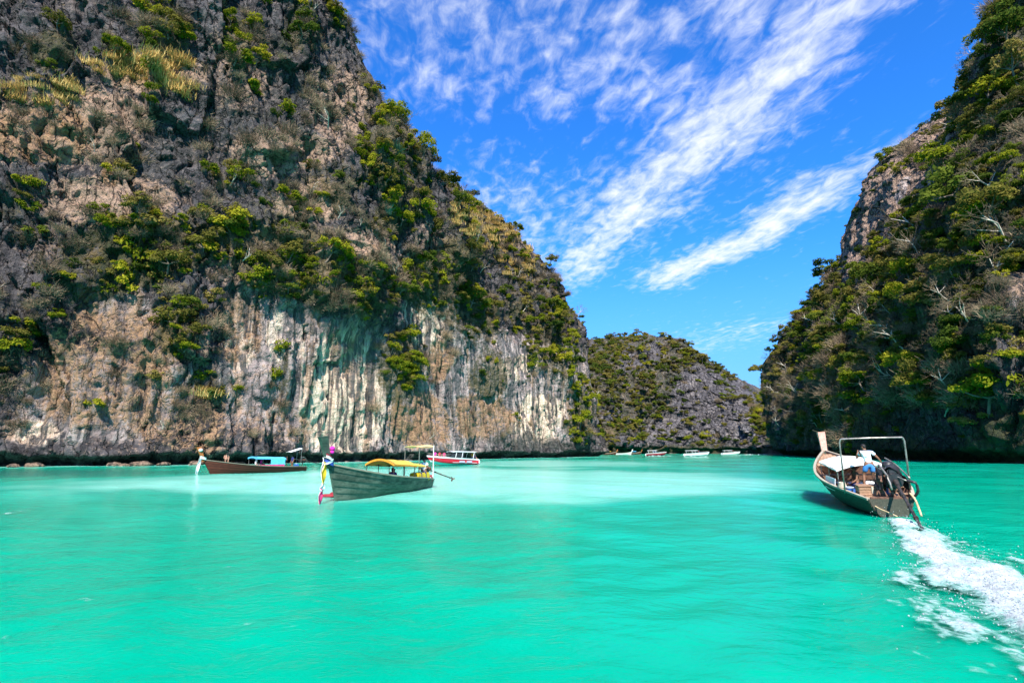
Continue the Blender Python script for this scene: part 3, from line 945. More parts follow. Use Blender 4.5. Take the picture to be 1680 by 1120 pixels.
def dens_of(c, lst, bare=None, base=0.05):
    w1 = 12 * fbm(c['S'] / 10, c['P'][:, 2] / 10, 2.9, 2)
    d = blobs(c['px'] + w1, c['py'] + w1, lst)
    d = np.clip(d * (0.75 + 0.7 * veg_noise(c)), 0, 1) ** 1.9 + base * np.clip(0.4 + 1.6 * veg_noise(c, 6, 7.7), 0, 1)
    d *= 0.35 + 1.5 * np.clip(c['n'][:, 2] + 0.1, 0, 1)
    if bare is not None:
        d *= 1 - np.clip(bare, 0, 0.97)
    return d


dl = dens_of(CL, VEG_L, blobs(CL['px'], CL['py'], STREAK_L) * (1 - blobs(CL['px'], CL['py'], VEG_L)), 0.012)
dr = dens_of(CR, [(1560, 400, 400, 500, 0.85)], blobs(CR['px'], CR['py'], BARE_R) * 0.93, 0.05)
df = dens_of(CF, [(1110, 650, 260, 130, 0.8)], blobs(CF['px'], CF['py'], BARE_F) * 0.92, 0.05)
for d_, c_ in ((dl, CL), (dr, CR), (df, CF)):
    d_[c_['crest']] = np.maximum(d_[c_['crest']], 0.16 if c_ is CL else (0.04 if c_ is CR else 0.35))
ddl = np.clip(0.35 * blobs(CL['px'], CL['py'], TAN_L) + 0.5 * blobs(CL['px'], CL['py'], VEG_L) + 0.35 * blobs(CL['px'], CL['py'], OCHRE_L) + 0.05, 0, 1) * np.clip(0.5 + 1.3 * veg_noise(CL, 11, 3.1), 0, 1) * (1 - 0.9 * np.clip(blobs(CL['px'], CL['py'], STREAK_L), 0, 1))
ddr = np.clip(0.25 + blobs(CR['px'], CR['py'], DRY_R), 0, 1) * np.clip(0.45 + 1.3 * veg_noise(CR, 11, 3.1), 0, 1) * (1 - 0.9 * blobs(CR['px'], CR['py'], BARE_R))
ddf = 0.35 * np.clip(0.5 + 1.3 * veg_noise(CF, 14, 3.1), 0, 1) * (1 - 0.6 * blobs(CF['px'], CF['py'], BARE_F))

takenL, takenR, takenF = [], [], []


def place_name(c, x, y):
    if c is CL:
        if y < 175 and x < 560:
            return 'high up the pale-streaked cliff'
        if x > 725 and y < 560 and y < 290 + (x - 740) * 0.9 + 60:
            return 'on the sloping skyline ridge'
        if x > 570 and y < 420:
            return 'on the steep shoulder above the streaked wall'
        if y < 330:
            return 'on the dark upper rock face'
        if y < 530 and x < 340:
            return 'on the ledge above the ochre wall'
        if y < 545:
            return 'on the overhanging ledge above the pale streaked wall'
        if x < 340:
            return 'clinging to the ochre wall at the lagoon edge'
        if x < 640:
            return 'clinging to the pale streaked wall itself'
        return 'low on the far end of the pale-streaked cliff'
    if c is CR:
        if x < 1400 and y < 480:
            return 'on the bare shoulder of the shaded cliff'
        if x < 1400 and y < 620:
            return 'at the outer corner of the shaded cliff'
        if x < 1570 and y < 330:
            return 'along the top of the shaded cliff'
        if y < 250:
            return 'high on the shaded overgrown cliff'
        if y < 480:
            return 'halfway up the shaded overgrown cliff'
        if y < 640:
            return 'among dry trees on the shaded cliff'
        return 'just above the waterline of the shaded cliff'
    if y < 610:
        return 'along the skyline of the far grey cliff'
    if x < 1080:
        return 'on the green half of the far grey cliff'
    return 'on the bare grey half of the far cliff'


def orient(c, i, tilt=0.0):
    o = c['out'][i]
    return math.atan2(o[1], o[0]) + prs.uniform(-0.7, 0.7), tilt


BUCKET = {}
TONE_WORDS = {'bright': 'bright yellow-green', 'deep': 'deep green', 'olive': 'olive green', 'blue': 'blue-green', 'dry': 'leafless grey-brown', 'gold': 'golden'}
PROTO = {}


def plant(name, cat, parts, c, i, s, tone, word):
    """one plant as a thing of its own; parts = [(part name, mesh)]"""
    r = bpy.data.objects.new(name, None)
    r.empty_display_size = 0.2
    COL.objects.link(r)
    p, nrm = c['P'][i], c['n'][i]
    rz, _ = orient(c, i)
    r.location = p - nrm * 0.05 * s
    r.rotation_euler = (prs.normal() * 0.12, prs.normal() * 0.12, rz)
    r.scale = (s * prs.uniform(0.8, 1.25), s * prs.uniform(0.8, 1.25), s * prs.uniform(0.75, 1.2))
    r['category'] = cat
    for pn, me in parts:
        key = (pn, me.name)
        if key in PROTO:
            q = PROTO[key].copy()
        else:
            q = PROTO[key] = bpy.data.objects.new(pn, me)
        q.parent = r
        COL.objects.link(q)
    where = place_name(c, c['px'][i], c['py'][i])
    BUCKET.setdefault((word, TONE_WORDS[tone], where), []).append((s / np.linalg.norm(p), r))
    return r


RET = {}


def toned(me, tone):
    if me.materials[0] is TONES[tone]:
        return me
    if (me.name, tone) not in RET:
        RET[(me.name, tone)] = retone(me, tone)
    return RET[(me.name, tone)]


def tone_for(c, i):
    v = prs.rand() + 0.5 * float(fbm(c['S'][i] / 18, c['P'][i, 2] / 18, 5.5, 2))
    if c is CF:
        return 'bright' if v > 0.85 else ('olive' if v > 0.30 else 'deep')
    if c is CR:
        return 'bright' if v > 0.66 else ('olive' if v > 0.28 else 'deep')
    return 'bright' if v > 0.46 else ('olive' if v > 0.16 else 'deep')


for c, dens, tk, nt_, ns_, nb_, nh_, size in ((CL, dl, takenL, 150, 180, 34, 16, (3.6, 8.5)), (CR, dr, takenR, 105, 95, 90, 14, (6, 11)), (CF, df, takenF, 25, 35, 0, 0, (7, 11))):
    for i, s in pick_points(c, dens, nt_, size, 0.62, tk):
        pr = TREE_P[prs.randint(len(TREE_P))]
        t = tone_for(c, i)
        plant('cliff_tree', 'tree', (('trunk', pr[0]), ('crown', toned(pr[1], t))), c, i, s, t, 'tree')
    for i, s in pick_points(c, dens + 0.004, ns_, (2.4, 4.4) if c is not CF else (5, 8), 0.5, tk):
        pr = SHRUB_P[prs.randint(len(SHRUB_P))]
        t = tone_for(c, i)
        plant('shrub', 'shrub', (('stem', pr[0]), ('foliage', toned(pr[1], t))), c, i, s, t, 'shrub')
    if nb_:
        for i, s in pick_points(c, ddl if c is CL else ddr * (0.3 + blobs(CR['px'], CR['py'], DRY_R)), nb_, (5.5, 9) if c is CL else (9, 15), 0.3, tk):
            pr = BARE_P[prs.randint(len(BARE_P))]
            plant('bare_tree', 'bare tree', (('trunk', pr[0]), ('twigs', pr[1])), c, i, s, 'dry', 'tree')
    if nh_:
        for i, s in pick_points(c, dens, nh_, (4, 8), 0.2, tk):
            pr = HANG_P[prs.randint(len(HANG_P))]
            t = tone_for(c, i)
            plant('creeper', 'creeper', (('stem', pr[0]), ('foliage', toned(pr[1], t))), c, i, s, t, 'creeper')

# three glaucous rosettes on the shoulder
rosd = blobs(CL['px'], CL['py'], [(640, 355, 24, 20, 1), (650, 250, 20, 20, 1)])
for i, s in pick_points(CL, rosd, 5, (3.5, 5.5), 0.1, []):
    plant('screw_pine', 'screw pine', (('foliage', ROSETTE),), CL, i, s, 'blue', 'spiky rosette plant')

ONES = 'first second third fourth fifth sixth seventh eighth ninth tenth eleventh twelfth thirteenth fourteenth fifteenth sixteenth seventeenth eighteenth nineteenth'.split()
CARD = {20: 'twent', 30: 'thirt', 40: 'fort', 50: 'fift'}


def ordinal(n):
    if n < 20:
        return ONES[n - 1]
    t_, u_ = n // 10 * 10, n % 10
    return CARD[t_] + ('ieth' if u_ == 0 else 'y-' + ONES[u_ - 1])


for (word, tone, where), lst in BUCKET.items():
    lst.sort(key=lambda q: float(survey(np.array([q[1].location]))[0][0]))      # from left to right as the photo shows them
    for j, (_, r) in enumerate(lst):
        if len(lst) == 1:
            r['label'] = f'only {tone} {word} {where}'
        elif j == 0:
            r['label'] = f'leftmost {tone} {word} {where}'
        elif j == len(lst) - 1:
            r['label'] = f'rightmost {tone} {word} {where}'
        else:
            r['label'] = f'{tone} {word}, {ordinal(j + 1)} from the left {where}'
        if len(lst) > 1:
            r['group'] = f'{tone} {word}s {where}'


# -------- undergrowth nobody could count: points that carry one plant shape each
def scatter(name, pts, me, label):
    """pts: [(cliff, index, size)] -> one object that instances a plant mesh"""
    n = len(pts)
    if not n:
        return
    co = np.array([c['P'][i] - c['n'][i] * 0.06 * s for c, i, s in pts])
    vm = bpy.data.meshes.new(name)
    vm.from_pydata(co.tolist(), [], [])
    rot = vm.attributes.new('turn', 'FLOAT_VECTOR', 'POINT')
    rot.data.foreach_set('vector', np.array([[prs.normal() * .15, prs.normal() * .15, orient(c, i)[0]] for c, i, s in pts], np.float32).ravel())
    add_attr(vm, 'size', [s for c, i, s in pts])
    o = link(bpy.data.objects.new(name, vm))
    src = bpy.data.objects.get('_' + me.name)
    gn = bpy.data.node_groups.new(name, 'GeometryNodeTree')
    gn.interface.new_socket('Geometry', in_out='INPUT', socket_type='NodeSocketGeometry')
    gn.interface.new_socket('Geometry', in_out='OUTPUT', socket_type='NodeSocketGeometry')
    N_, L_ = gn.nodes, gn.links
    a, b = N_.new('NodeGroupInput'), N_.new('NodeGroupOutput')
    inst = N_.new('GeometryNodeInstanceOnPoints')
    oi = N_.new('GeometryNodeObjectInfo')
    oi.inputs['As Instance'].default_value = True
    oi.inputs['Object'].default_value = PROTO_SRC[me.name]
    ra, sa = N_.new('GeometryNodeInputNamedAttribute'), N_.new('GeometryNodeInputNamedAttribute')
    ra.data_type, sa.data_type = 'FLOAT_VECTOR', 'FLOAT'
    ra.inputs[0].default_value, sa.inputs[0].default_value = 'turn', 'size'
    L_.new(a.outputs[0], inst.inputs['Points'])
    L_.new(oi.outputs['Geometry'], inst.inputs['Instance'])
    L_.new(ra.outputs[0], inst.inputs['Rotation'])
    L_.new(sa.outputs[0], inst.inputs['Scale'])
    L_.new(inst.outputs[0], b.inputs[0])
    md = o.modifiers.new('plants', 'NODES')
    md.node_group = gn
    props(o, label=label, kind='stuff')
    return o


PROTO_SRC = {}
for (pn, mn), q in PROTO.items():
    PROTO_SRC[mn] = q


def source_for(me, c, i, name, cat, label):
    """a first plant of a shape that has no single plant yet: it stands among the others"""
    o = link(bpy.data.objects.new(name, me))
    o.location = c['P'][i]
    o.scale = (3, 3, 3)
    PROTO_SRC[me.name] = o
    return o


def fill(c, dens, n, size, space, choices, name, label):
    tk = []
    got = pick_points(c, dens, n, size, space, tk, -150, 1850, 0.0, -220)
    print('FILL', name, n, len(got))
    by = {}
    for i, s in got:
        w_ = choices[prs.randint(len(choices))]
        me = toned(w_, tone_for(c, i)) if w_ in [x[1] for x in SHRUB_P + TREE_P + HANG_P] else w_
        by.setdefault(me.name, [me, []])[1].append((c, i, s))
    for mn, (me, pts) in by.items():
        if mn not in PROTO_SRC:
            o = source_for(me, c, pts[0][1], name, None, None)
            props(o, label=label, kind='stuff')
        scatter(name, pts, me, label)


shr = [p[1] for p in SHRUB_P]
trs = [p[1] for p in TREE_P]
fill(CL, dl + 0.006, 720, (1.8, 4.8), 0.28, shr, 'undergrowth', 'dense green undergrowth on the ledges of the pale-streaked cliff')
fill(CR, dr, 1250, (2.6, 6.5), 0.25, shr + trs[:3], 'undergrowth', 'dense green undergrowth covering the shaded cliff')
fill(CF, df, 1500, (3.0, 7.0), 0.25, shr + trs[:2], 'undergrowth', 'patchy green undergrowth on the far grey cliff')
fill(CL, ddl, 640, (1.6, 4.0), 0.2, SCRUB, 'dry_scrub', 'dry brown twiggy scrub on the pale-streaked cliff')
fill(CR, ddr, 1000, (3.5, 7.5), 0.2, SCRUB + [p[1] for p in BARE_P], 'dry_scrub', 'dry brown twiggy scrub on the shaded cliff')
fill(CF, ddf, 130, (4.0, 7.0), 0.2, SCRUB, 'dry_scrub', 'dry brown scrub on the far grey cliff')
gl = blobs(CL['px'], CL['py'], [(240, 112, 70, 22, 1), (165, 105, 40, 16, .7), (290, 140, 30, 20, .6), (800, 370, 60, 40, .35, .6), (860, 430, 40, 30, .3), (345, 660, 22, 40, .2), (70, 150, 60, 26, .3)])
fill(CL, gl, 280, (1.8, 3.8), 0.2, GRASS, 'dry_grass', 'golden dry grass on the ledges of the pale-streaked cliff')
# ================================================================ BOATS
def arr_obj(name, V, F, mat, parent=None, smooth=False):
    me = bpy.data.meshes.new(name)
    me.from_pydata([tuple(v) for v in V], [], [tuple(f) for f in F])
    me.materials.append(mat)
    if smooth:
        for p in me.polygons:
            p.use_smooth = True
    return link(bpy.data.objects.new(name, me), parent)


class MB:
    """collects shapes, then links them as one mesh object"""
    def __init__(s):
        s.V, s.F = [], []

    def add(s, V, F):
        b = len(s.V)
        s.V += [tuple(v) for v in V]
        s.F += [tuple(b + i for i in f) for f in F]
        return s

    def box(s, c, d, rot=(0, 0, 0), taper=1.0, bev=0.0):
        bm = bmesh.new()
        bmesh.ops.create_cube(bm, size=1)
        for v in bm.verts:
            t = taper if v.co.z > 0 else 1
            v.co = Vector((v.co.x * d[0] * t, v.co.y * d[1] * t, v.co.z * d[2]))
        if bev:
            bmesh.ops.bevel(bm, geom=bm.edges[:], offset=bev, segments=2, affect='EDGES')
        M = Matrix.Translation(c) @ Matrix.Rotation(rot[2], 4, 'Z') @ Matrix.Rotation(rot[1], 4, 'Y') @ Matrix.Rotation(rot[0], 4, 'X')
        bm.transform(M)
        return s._bm(bm)

    def ball(s, c, r, seg=12, ring=8, rot=(0, 0, 0)):
        bm = bmesh.new()
        bmesh.ops.create_uvsphere(bm, u_segments=seg, v_segments=ring, radius=1)
        r = (r, r, r) if isinstance(r, (int, float)) else r
        M = Matrix.Translation(c) @ Matrix.Rotation(rot[2], 4, 'Z') @ Matrix.Rotation(rot[1], 4, 'Y') @ Matrix.Diagonal((*r, 1))
        bm.transform(M)
        return s._bm(bm)

    def cyl(s, a, b, r0, r1=None, seg=12):
        a, b = Vector(a), Vector(b)
        bm = bmesh.new()
        bmesh.ops.create_cone(bm, cap_ends=True, segments=seg, radius1=r0, radius2=r0 if r1 is None else r1, depth=(b - a).length)
        bm.transform(Matrix.Translation((a + b) / 2) @ (b - a).to_track_quat('Z', 'Y').to_matrix().to_4x4())
        return s._bm(bm)

    def tube(s, pts, r, seg=8):
        pts = [(*p, r) if len(p) == 3 else p for p in pts]
        V, F = tubes([pts], seg)
        b = len(V)
        F = [tuple(f) for f in F] + [tuple(range(seg))[::-1], tuple(range(b - seg, b))]
        return s.add(V, F)

    def _bm(s, bm):
        bm.verts.index_update()
        s.add([v.co.copy() for v in bm.verts], [[v.index for v in f.verts] for f in bm.faces])
        bm.free()
        return s

    def build(s, name, mat, parent=None, smooth=False):
        return arr_obj(name, s.V, s.F, mat, parent, smooth)


def bez(pts, n=14):
    """a smooth line through points"""
    p = crom(np.array(pts, float), np.linspace(0, len(pts) - 1, n))
    return [tuple(q) for q in p]


def slab(grid, thick):
    """a sheet with thickness from a (m,n) grid of points"""
    g_ = np.array(grid, float)
    m_, n_ = g_.shape[:2]
    du, dv = np.gradient(g_, axis=0), np.gradient(g_, axis=1)
    nn = np.cross(du, dv)
    nn /= np.linalg.norm(nn, axis=-1)[..., None] + 1e-9
    top, bot = g_ + nn * thick / 2, g_ - nn * thick / 2
    V = np.concatenate([top.reshape(-1, 3), bot.reshape(-1, 3)])
    q = m_ * n_
    F = [tuple(f) for f in grid_faces(m_, n_)] + [tuple(q + i for i in f[::-1]) for f in grid_faces(m_, n_)]
    idx = np.arange(q).reshape(m_, n_)
    rim = list(idx[0, :]) + list(idx[1:, -1]) + list(idx[-1, -2::-1]) + list(idx[-2:0, 0])
    for i in range(len(rim)):
        a, b = rim[i], rim[(i + 1) % len(rim)]
        F.append((a, a + q, b + q, b))
    return V, F


def thing(name, label, cat, loc=(0, 0, 0), rz=0.0, group=None):
    o = bpy.data.objects.new(name, None)
    o.empty_display_size = 0.3
    COL.objects.link(o)
    o.location = loc
    o.rotation_euler = (0, 0, rz)
    return props(o, label, cat, group)


def wood(name, col, col2, scale=(1.2, 14, 14), rough=0.75, patch=0.5, patch_col=None):
    """boards: long grain, weather stains, worn patches of old paint"""
    m, k, bs, out = material(name)
    tcn = k.n('ShaderNodeTexCoord').outputs['Object']
    gr = k.noise(k.vmul(tcn, scale), 1.0, 6, 0.65, 0.3)
    ws = k.noise(k.vmul(tcn, (0.9, 2.2, 2.2)), 1.0, 6, 0.7)
    c = k.mix(k.ss(gr, 0.32, 0.68), col, col2)
    oi = k.n('ShaderNodeObjectInfo').outputs['Random']
    c = k.mix(0.55, c, k.n('ShaderNodeHueSaturation', inp={'Value': k.m('ADD', 0.45, k.m('MULTIPLY', oi, 1.1)), 'Color': c}).outputs[0])
    if patch_col:
        c = k.mix(k.m('MULTIPLY', k.ss(ws, 0.62 - 0.2 * patch, 0.72), 0.85), c, patch_col)
    c = k.mix(k.m('MULTIPLY', k.ss(k.noise(tcn, 9, 4, 0.7), 0.55, 0.8), 0.4), c, tuple(x * 0.4 for x in col))
    k.link(c, bs.inputs['Base Color'])
    bs.inputs['Roughness'].default_value = rough
    bs.inputs['Specular IOR Level'].default_value = 0.3
    bp_ = k.n('ShaderNodeBump', inp={'Strength': 0.4, 'Distance': 0.02, 'Height': gr})
    k.link(bp_.outputs[0], bs.inputs['Normal'])
    return m


M_GREEN = wood('old_green_paint', (0.024, 0.048, 0.033), (0.068, 0.105, 0.076), patch=1.0, patch_col=(0.17, 0.19, 0.145))
M_GREEN2 = wood('worn_green_paint', (0.010, 0.036, 0.026), (0.026, 0.064, 0.047), patch=0.8, patch_col=(0.06, 0.05, 0.034))
M_REDWOOD = wood('red_brown_hull', (0.066, 0.016, 0.009), (0.105, 0.028, 0.015), patch=0.5, patch_col=(0.06, 0.026, 0.013))
M_LINING = wood('boat_inside', (0.13, 0.065, 0.04), (0.21, 0.115, 0.07))
M_RAIL = wood('pale_rail', (0.34, 0.29, 0.22), (0.50, 0.44, 0.34))
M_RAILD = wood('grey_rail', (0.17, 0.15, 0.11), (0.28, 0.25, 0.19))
M_DECK = wood('deck_wood', (0.22, 0.13, 0.08), (0.35, 0.22, 0.14))
M_PINK = wood('pink_worn_prow', (0.46, 0.20, 0.155), (0.60, 0.31, 0.25))
M_ORANGE = wood('orange_prow', (0.22, 0.075, 0.02), (0.34, 0.12, 0.035))
M_CRATE = wood('crate_wood', (0.27, 0.15, 0.09), (0.40, 0.24, 0.15))
M_WHITE = plain('white_canvas', (0.78, 0.76, 0.74), 0.8, var=0.06)
M_YELLOW = plain('yellow_canvas', (0.56, 0.37, 0.06), 0.8, var=0.15)
M_PALEYEL = plain('pale_yellow_canvas', (0.62, 0.47, 0.20), 0.8, var=0.12)
M_ORTRIM = plain('orange_trim', (0.52, 0.22, 0.02), 0.8, var=0.15)
M_BLUECAN = plain('blue_canvas', (0.09, 0.42, 0.66), 0.75, var=0.15)
M_STEEL = plain('steel_tube', (0.30, 0.275, 0.24), 0.4, metal=0.7, var=0.35)
M_BLACK = plain('engine_black', (0.020, 0.020, 0.023), 0.45, var=0.5, spec=0.5)
M_DARKST = plain('dark_steel', (0.055, 0.045, 0.04), 0.5, metal=0.4, var=0.5)
M_RUST = plain('rusty_iron', (0.13, 0.065, 0.045), 0.8, var=0.5)
M_ROPE = plain('rope', (0.46, 0.33, 0.19), 0.9, var=0.3)
M_WPLAS = plain('white_plastic', (0.66, 0.67, 0.68), 0.5, var=0.1)
M_BPLAS = plain('blue_plastic', (0.03, 0.11, 0.33), 0.5, var=0.3)
M_YPLAS = plain('yellow_plastic', (0.66, 0.46, 0.02), 0.5, var=0.15)
M_RED = plain('red_paint', (0.42, 0.012, 0.03), 0.3, var=0.12, spec=0.5)
M_PINKCL = plain('pink_cloth', (0.58, 0.05, 0.17), 0.85, var=0.3)
M_MAG = plain('magenta_cloth', (0.62, 0.02, 0.32), 0.85, var=0.2)
M_WCLOTH = plain('white_cloth', (0.76, 0.75, 0.74), 0.85, var=0.1)
M_YCLOTH = plain('yellow_cloth', (0.66, 0.42, 0.02), 0.85, var=0.15)
M_BCLOTH = plain('blue_cloth', (0.04, 0.09, 0.42), 0.85, var=0.2)
M_RCLOTH = plain('dark_red_cloth', (0.22, 0.02, 0.03), 0.85, var=0.3)
M_GEL = plain('white_gelcoat', (0.74, 0.74, 0.75), 0.25, var=0.04, spec=0.5)
M_GLASS = plain('tinted_glass', (0.025, 0.03, 0.035), 0.08, var=0.2, spec=0.8)
M_SKIN = plain('brown_skin', (0.20, 0.095, 0.055), 0.6, var=0.12)
M_SKINL = plain('light_skin', (0.42, 0.22, 0.15), 0.6, var=0.1)
M_HAIR = plain('black_hair', (0.012, 0.010, 0.010), 0.6, var=0.4)
M_NAVY = plain('navy_cloth', (0.02, 0.03, 0.13), 0.85, var=0.2)
M_JEANBL = plain('blue_shorts', (0.05, 0.21, 0.50), 0.85, var=0.2)
M_BROWNCL = plain('brown_cloth', (0.12, 0.075, 0.05), 0.85, var=0.3)
m_shirt, k, bs, out = material('white_blue_shirt')
tcn = k.n('ShaderNodeTexCoord').outputs['Object']
k.link(k.mix(k.ss(k.noise(k.vmul(tcn, (7, 7, 5)), 1.0, 3, 0.6), 0.56, 0.63), (0.76, 0.77, 0.78), (0.12, 0.50, 0.72)), bs.inputs['Base Color'])
bs.inputs['Roughness'].default_value = 0.85

# the union-flag stripes on the red speedboat: a flat decal
m_flag, k, bs, out = material('flag_decal')
k.link(k.mix(k.ss(k.n('ShaderNodeTexWave', inp={'Scale': 3.0, 'Distortion': 5.0}).outputs['Fac'], 0.4, 0.6), (0.05, 0.08, 0.33), (0.62, 0.6, 0.66)), bs.inputs['Base Color'])


class Hull:
    def __init__(s, L, B, bow, mid, stern, draft=0.28, rake=0.55, stern_w=0.48, full=0.36):
        s.L, s.B, s.bow, s.mid, s.stern, s.draft, s.rake, s.sw, s.full = L, B, bow, mid, stern, draft, rake, stern_w, full

    def half(s, t):
        a = s.sw + (1 - s.sw) * math.sin(min(t / 0.42, 1) * math.pi / 2)
        b = 1 - max(0, (t - 0.42) / 0.58) ** 2.1
        return 0.5 * s.B * a * max(b, 0.0) + 0.03

    def sheer(s, t):
        z = s.mid + (s.stern - s.mid) * max(0, 1 - t / 0.45) ** 1.6
        return z + (s.bow - s.mid) * max(0, (t - 0.25) / 0.75) ** 2.0

    def keel(s, t):
        z = -s.draft + 0.16 * max(0, 1 - t / 0.3)
        return z

    def pt(s, t, f, side, inset=0.0):
        """t along from stern 0 to stem 1, f up the side from keel 0 to gunwale 1"""
        zk, zs = s.keel(t), s.sheer(t)
        z = zk + (zs - zk) * f ** (1.25 - 0.2 * t)
        e = s.full + 0.45 * max(0, (t - 0.35) / 0.65)
        y = (s.half(t) - inset) * f ** e
        x = t * s.L + s.rake * max(0, (t - 0.55) / 0.45) ** 1.5 * (z / s.bow) ** 1.0 - 0.16 * max(0, 1 - t / 0.15) * (1 - f)
        return (x, side * max(y, 0.0), z)


def longtail(label, loc, heading, hull, mats, prow=(0.5, 0.22, 1.35), strakes=6, roll=0.0, pitch=0.0, bottom=None, m_stern=None):
    """bare wooden boat: planked hull, rails, prow board, boards and thwarts"""
    m_out, m_in, m_rail, m_prow = mats
    t = thing('longtail_boat', label, 'boat', loc, heading)
    t.rotation_euler = (roll, -pitch, heading)
    ts = np.concatenate([np.linspace(0, 0.7, 20), np.linspace(0.7, 1.0, 14)[1:]])
    # inner shell
    fs = np.linspace(0, 1, 9)
    g_ = [[hull.pt(q, f, 1, 0.035) for f in fs[::-1]] + [hull.pt(q, f, -1, 0.035) for f in fs[1:]] for q in ts]
    V, F = slab(g_, 0.012)
    h = arr_obj('hull', V, F, m_in, t, True)
    fe = np.linspace(0.0, 1.0, strakes + 1)
    for side in (1, -1):
        for i in range(strakes):
            gg = []
            for q in ts:
                row = []
                for w_ in (0.0, 0.5, 1.0):
                    p = np.array(hull.pt(q, fe[i] + (fe[i + 1] - fe[i]) * w_, side))
                    lapp = 0.030 * (1 - w_)
                    p[1] += side * lapp * (1 if i else 0.3)
                    row.append(p)
                gg.append(row)
            V, F = slab(gg, 0.02)
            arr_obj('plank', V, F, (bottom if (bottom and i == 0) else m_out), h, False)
    # stern board
    rowl = [hull.pt(0, f, 1) for f in fs]
    rowr = [hull.pt(0, f, -1) for f in fs]
    V, F = slab([[rowl[j], tuple((np.array(rowl[j]) + np.array(rowr[j])) / 2), rowr[j]] for j in range(len(fs))], 0.05)
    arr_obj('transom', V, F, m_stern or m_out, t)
    for side in (1, -1):
        pts = [hull.pt(q, 1.0, side) for q in ts]
        mb = MB()
        gg = []
        for p in pts:
            gg.append([(p[0], p[1] + side * 0.05, p[2] - 0.05), (p[0], p[1] + side * 0.055, p[2] + 0.025), (p[0], p[1] - side * 0.06, p[2] + 0.03), (p[0], p[1] - side * 0.06, p[2] - 0.05)])
        V = [c for r_ in gg for c in r_]
        F = [(4 * i + j, 4 * i + (j + 1) % 4, 4 * i + 4 + (j + 1) % 4, 4 * i + 4 + j) for i in range(len(gg) - 1) for j in range(4)] + [(0, 1, 2, 3), tuple(len(V) - 4 + j for j in (3, 2, 1, 0))]
        arr_obj('gunwale', V, F, m_rail, t)
        # frames inside
        for q in np.linspace(0.08, 0.8, 13):
            pp = [tuple(np.array(hull.pt(q, f, side, 0.06)) + (0, 0, 0.01)) for f in np.linspace(0.25, 0.98, 6)]
            MB().tube([(*p_, 0.028) for p_ in pp], 0.028, 4).build('frame', m_in, t)
    # stem post and prow board
    b0 = np.array(hull.pt(1.0, 0.0, 1)) * (1, 0, 1)
    b1 = np.array(hull.pt(1.0, 1.0, 1)) * (1, 0, 1)
    mb = MB()
    gg = []
    for f in np.linspace(0, 1, 8):
        p = np.array(hull.pt(1.0, f, 1)) * (1, 0, 1)
        gg.append((p, 0.10, 0.055))
    V, F = [], []
    for p, dx, dy in gg:
        V += [(p[0] - dx, dy, p[2]), (p[0] + dx * 0.7, dy * 0.6, p[2]), (p[0] + dx * 0.7, -dy * 0.6, p[2]), (p[0] - dx, -dy, p[2])]
    n_ = len(gg)
    F = [(4 * i + j, 4 * i + 4 + j, 4 * i + 4 + (j + 1) % 4, 4 * i + (j + 1) % 4) for i in range(n_ - 1) for j in range(4)] + [(0, 1, 2, 3), tuple(4 * n_ - 4 + j for j in (3, 2, 1, 0))]
    arr_obj('stem', V, F, m_out, t)
    wd, th, ht = prow
    V, F = [], []
    for i, f in enumerate(np.linspace(-0.18, 1, 9)):
        z = b1[2] + ht * f
        x = b1[0] + 0.06 + 0.55 * max(f, 0) * ht / 1.35 + 0.05 * f * f
        hw = wd * (0.30 + 0.24 * max(f, 0) ** 1.5)
        hy = th * (0.42 + 0.12 * max(f, 0))
        sl_ = 0.10 * hw if i == 8 else 0
        V += [(x - hw, hy, z + sl_), (x + hw, hy * .8, z - sl_), (x + hw, -hy * .8, z - sl_), (x - hw, -hy, z + sl_)]
    F = [(4 * i + j, 4 * i + 4 + j, 4 * i + 4 + (j + 1) % 4, 4 * i + (j + 1) % 4) for i in range(8) for j in range(4)] + [(0, 1, 2, 3), (35, 34, 33, 32)]
    arr_obj('prow_board', V, F, m_prow, t)
    # fore deck and floor boards
    for i, q in enumerate(np.linspace(0.76, 0.95, 9)):
        hw = hull.half(q) - 0.07
        z = hull.sheer(q) - 0.10
        x = hull.pt(q, 1, 1)[0]
        MB().box((x, 0, z), (0.225 * hull.L / 10, 2 * hw, 0.03), (0, -0.16, 0)).build('deck_board', M_DECK, t)
    for i, y in enumerate(np.linspace(-0.3, 0.3, 5) * hull.B / 2):
        MB().box((hull.L * 0.38, y, 0.06), (hull.L * 0.62, 0.16, 0.03)).build('floor_board', M_DECK, t)
    for q in (0.16, 0.30, 0.44, 0.58):
        hw = hull.half(q) - 0.06
        MB().box((q * hull.L, 0, hull.sheer(q) - 0.16), (0.24, 2 * hw, 0.035)).build('thwart', M_DECK, t)
    return t


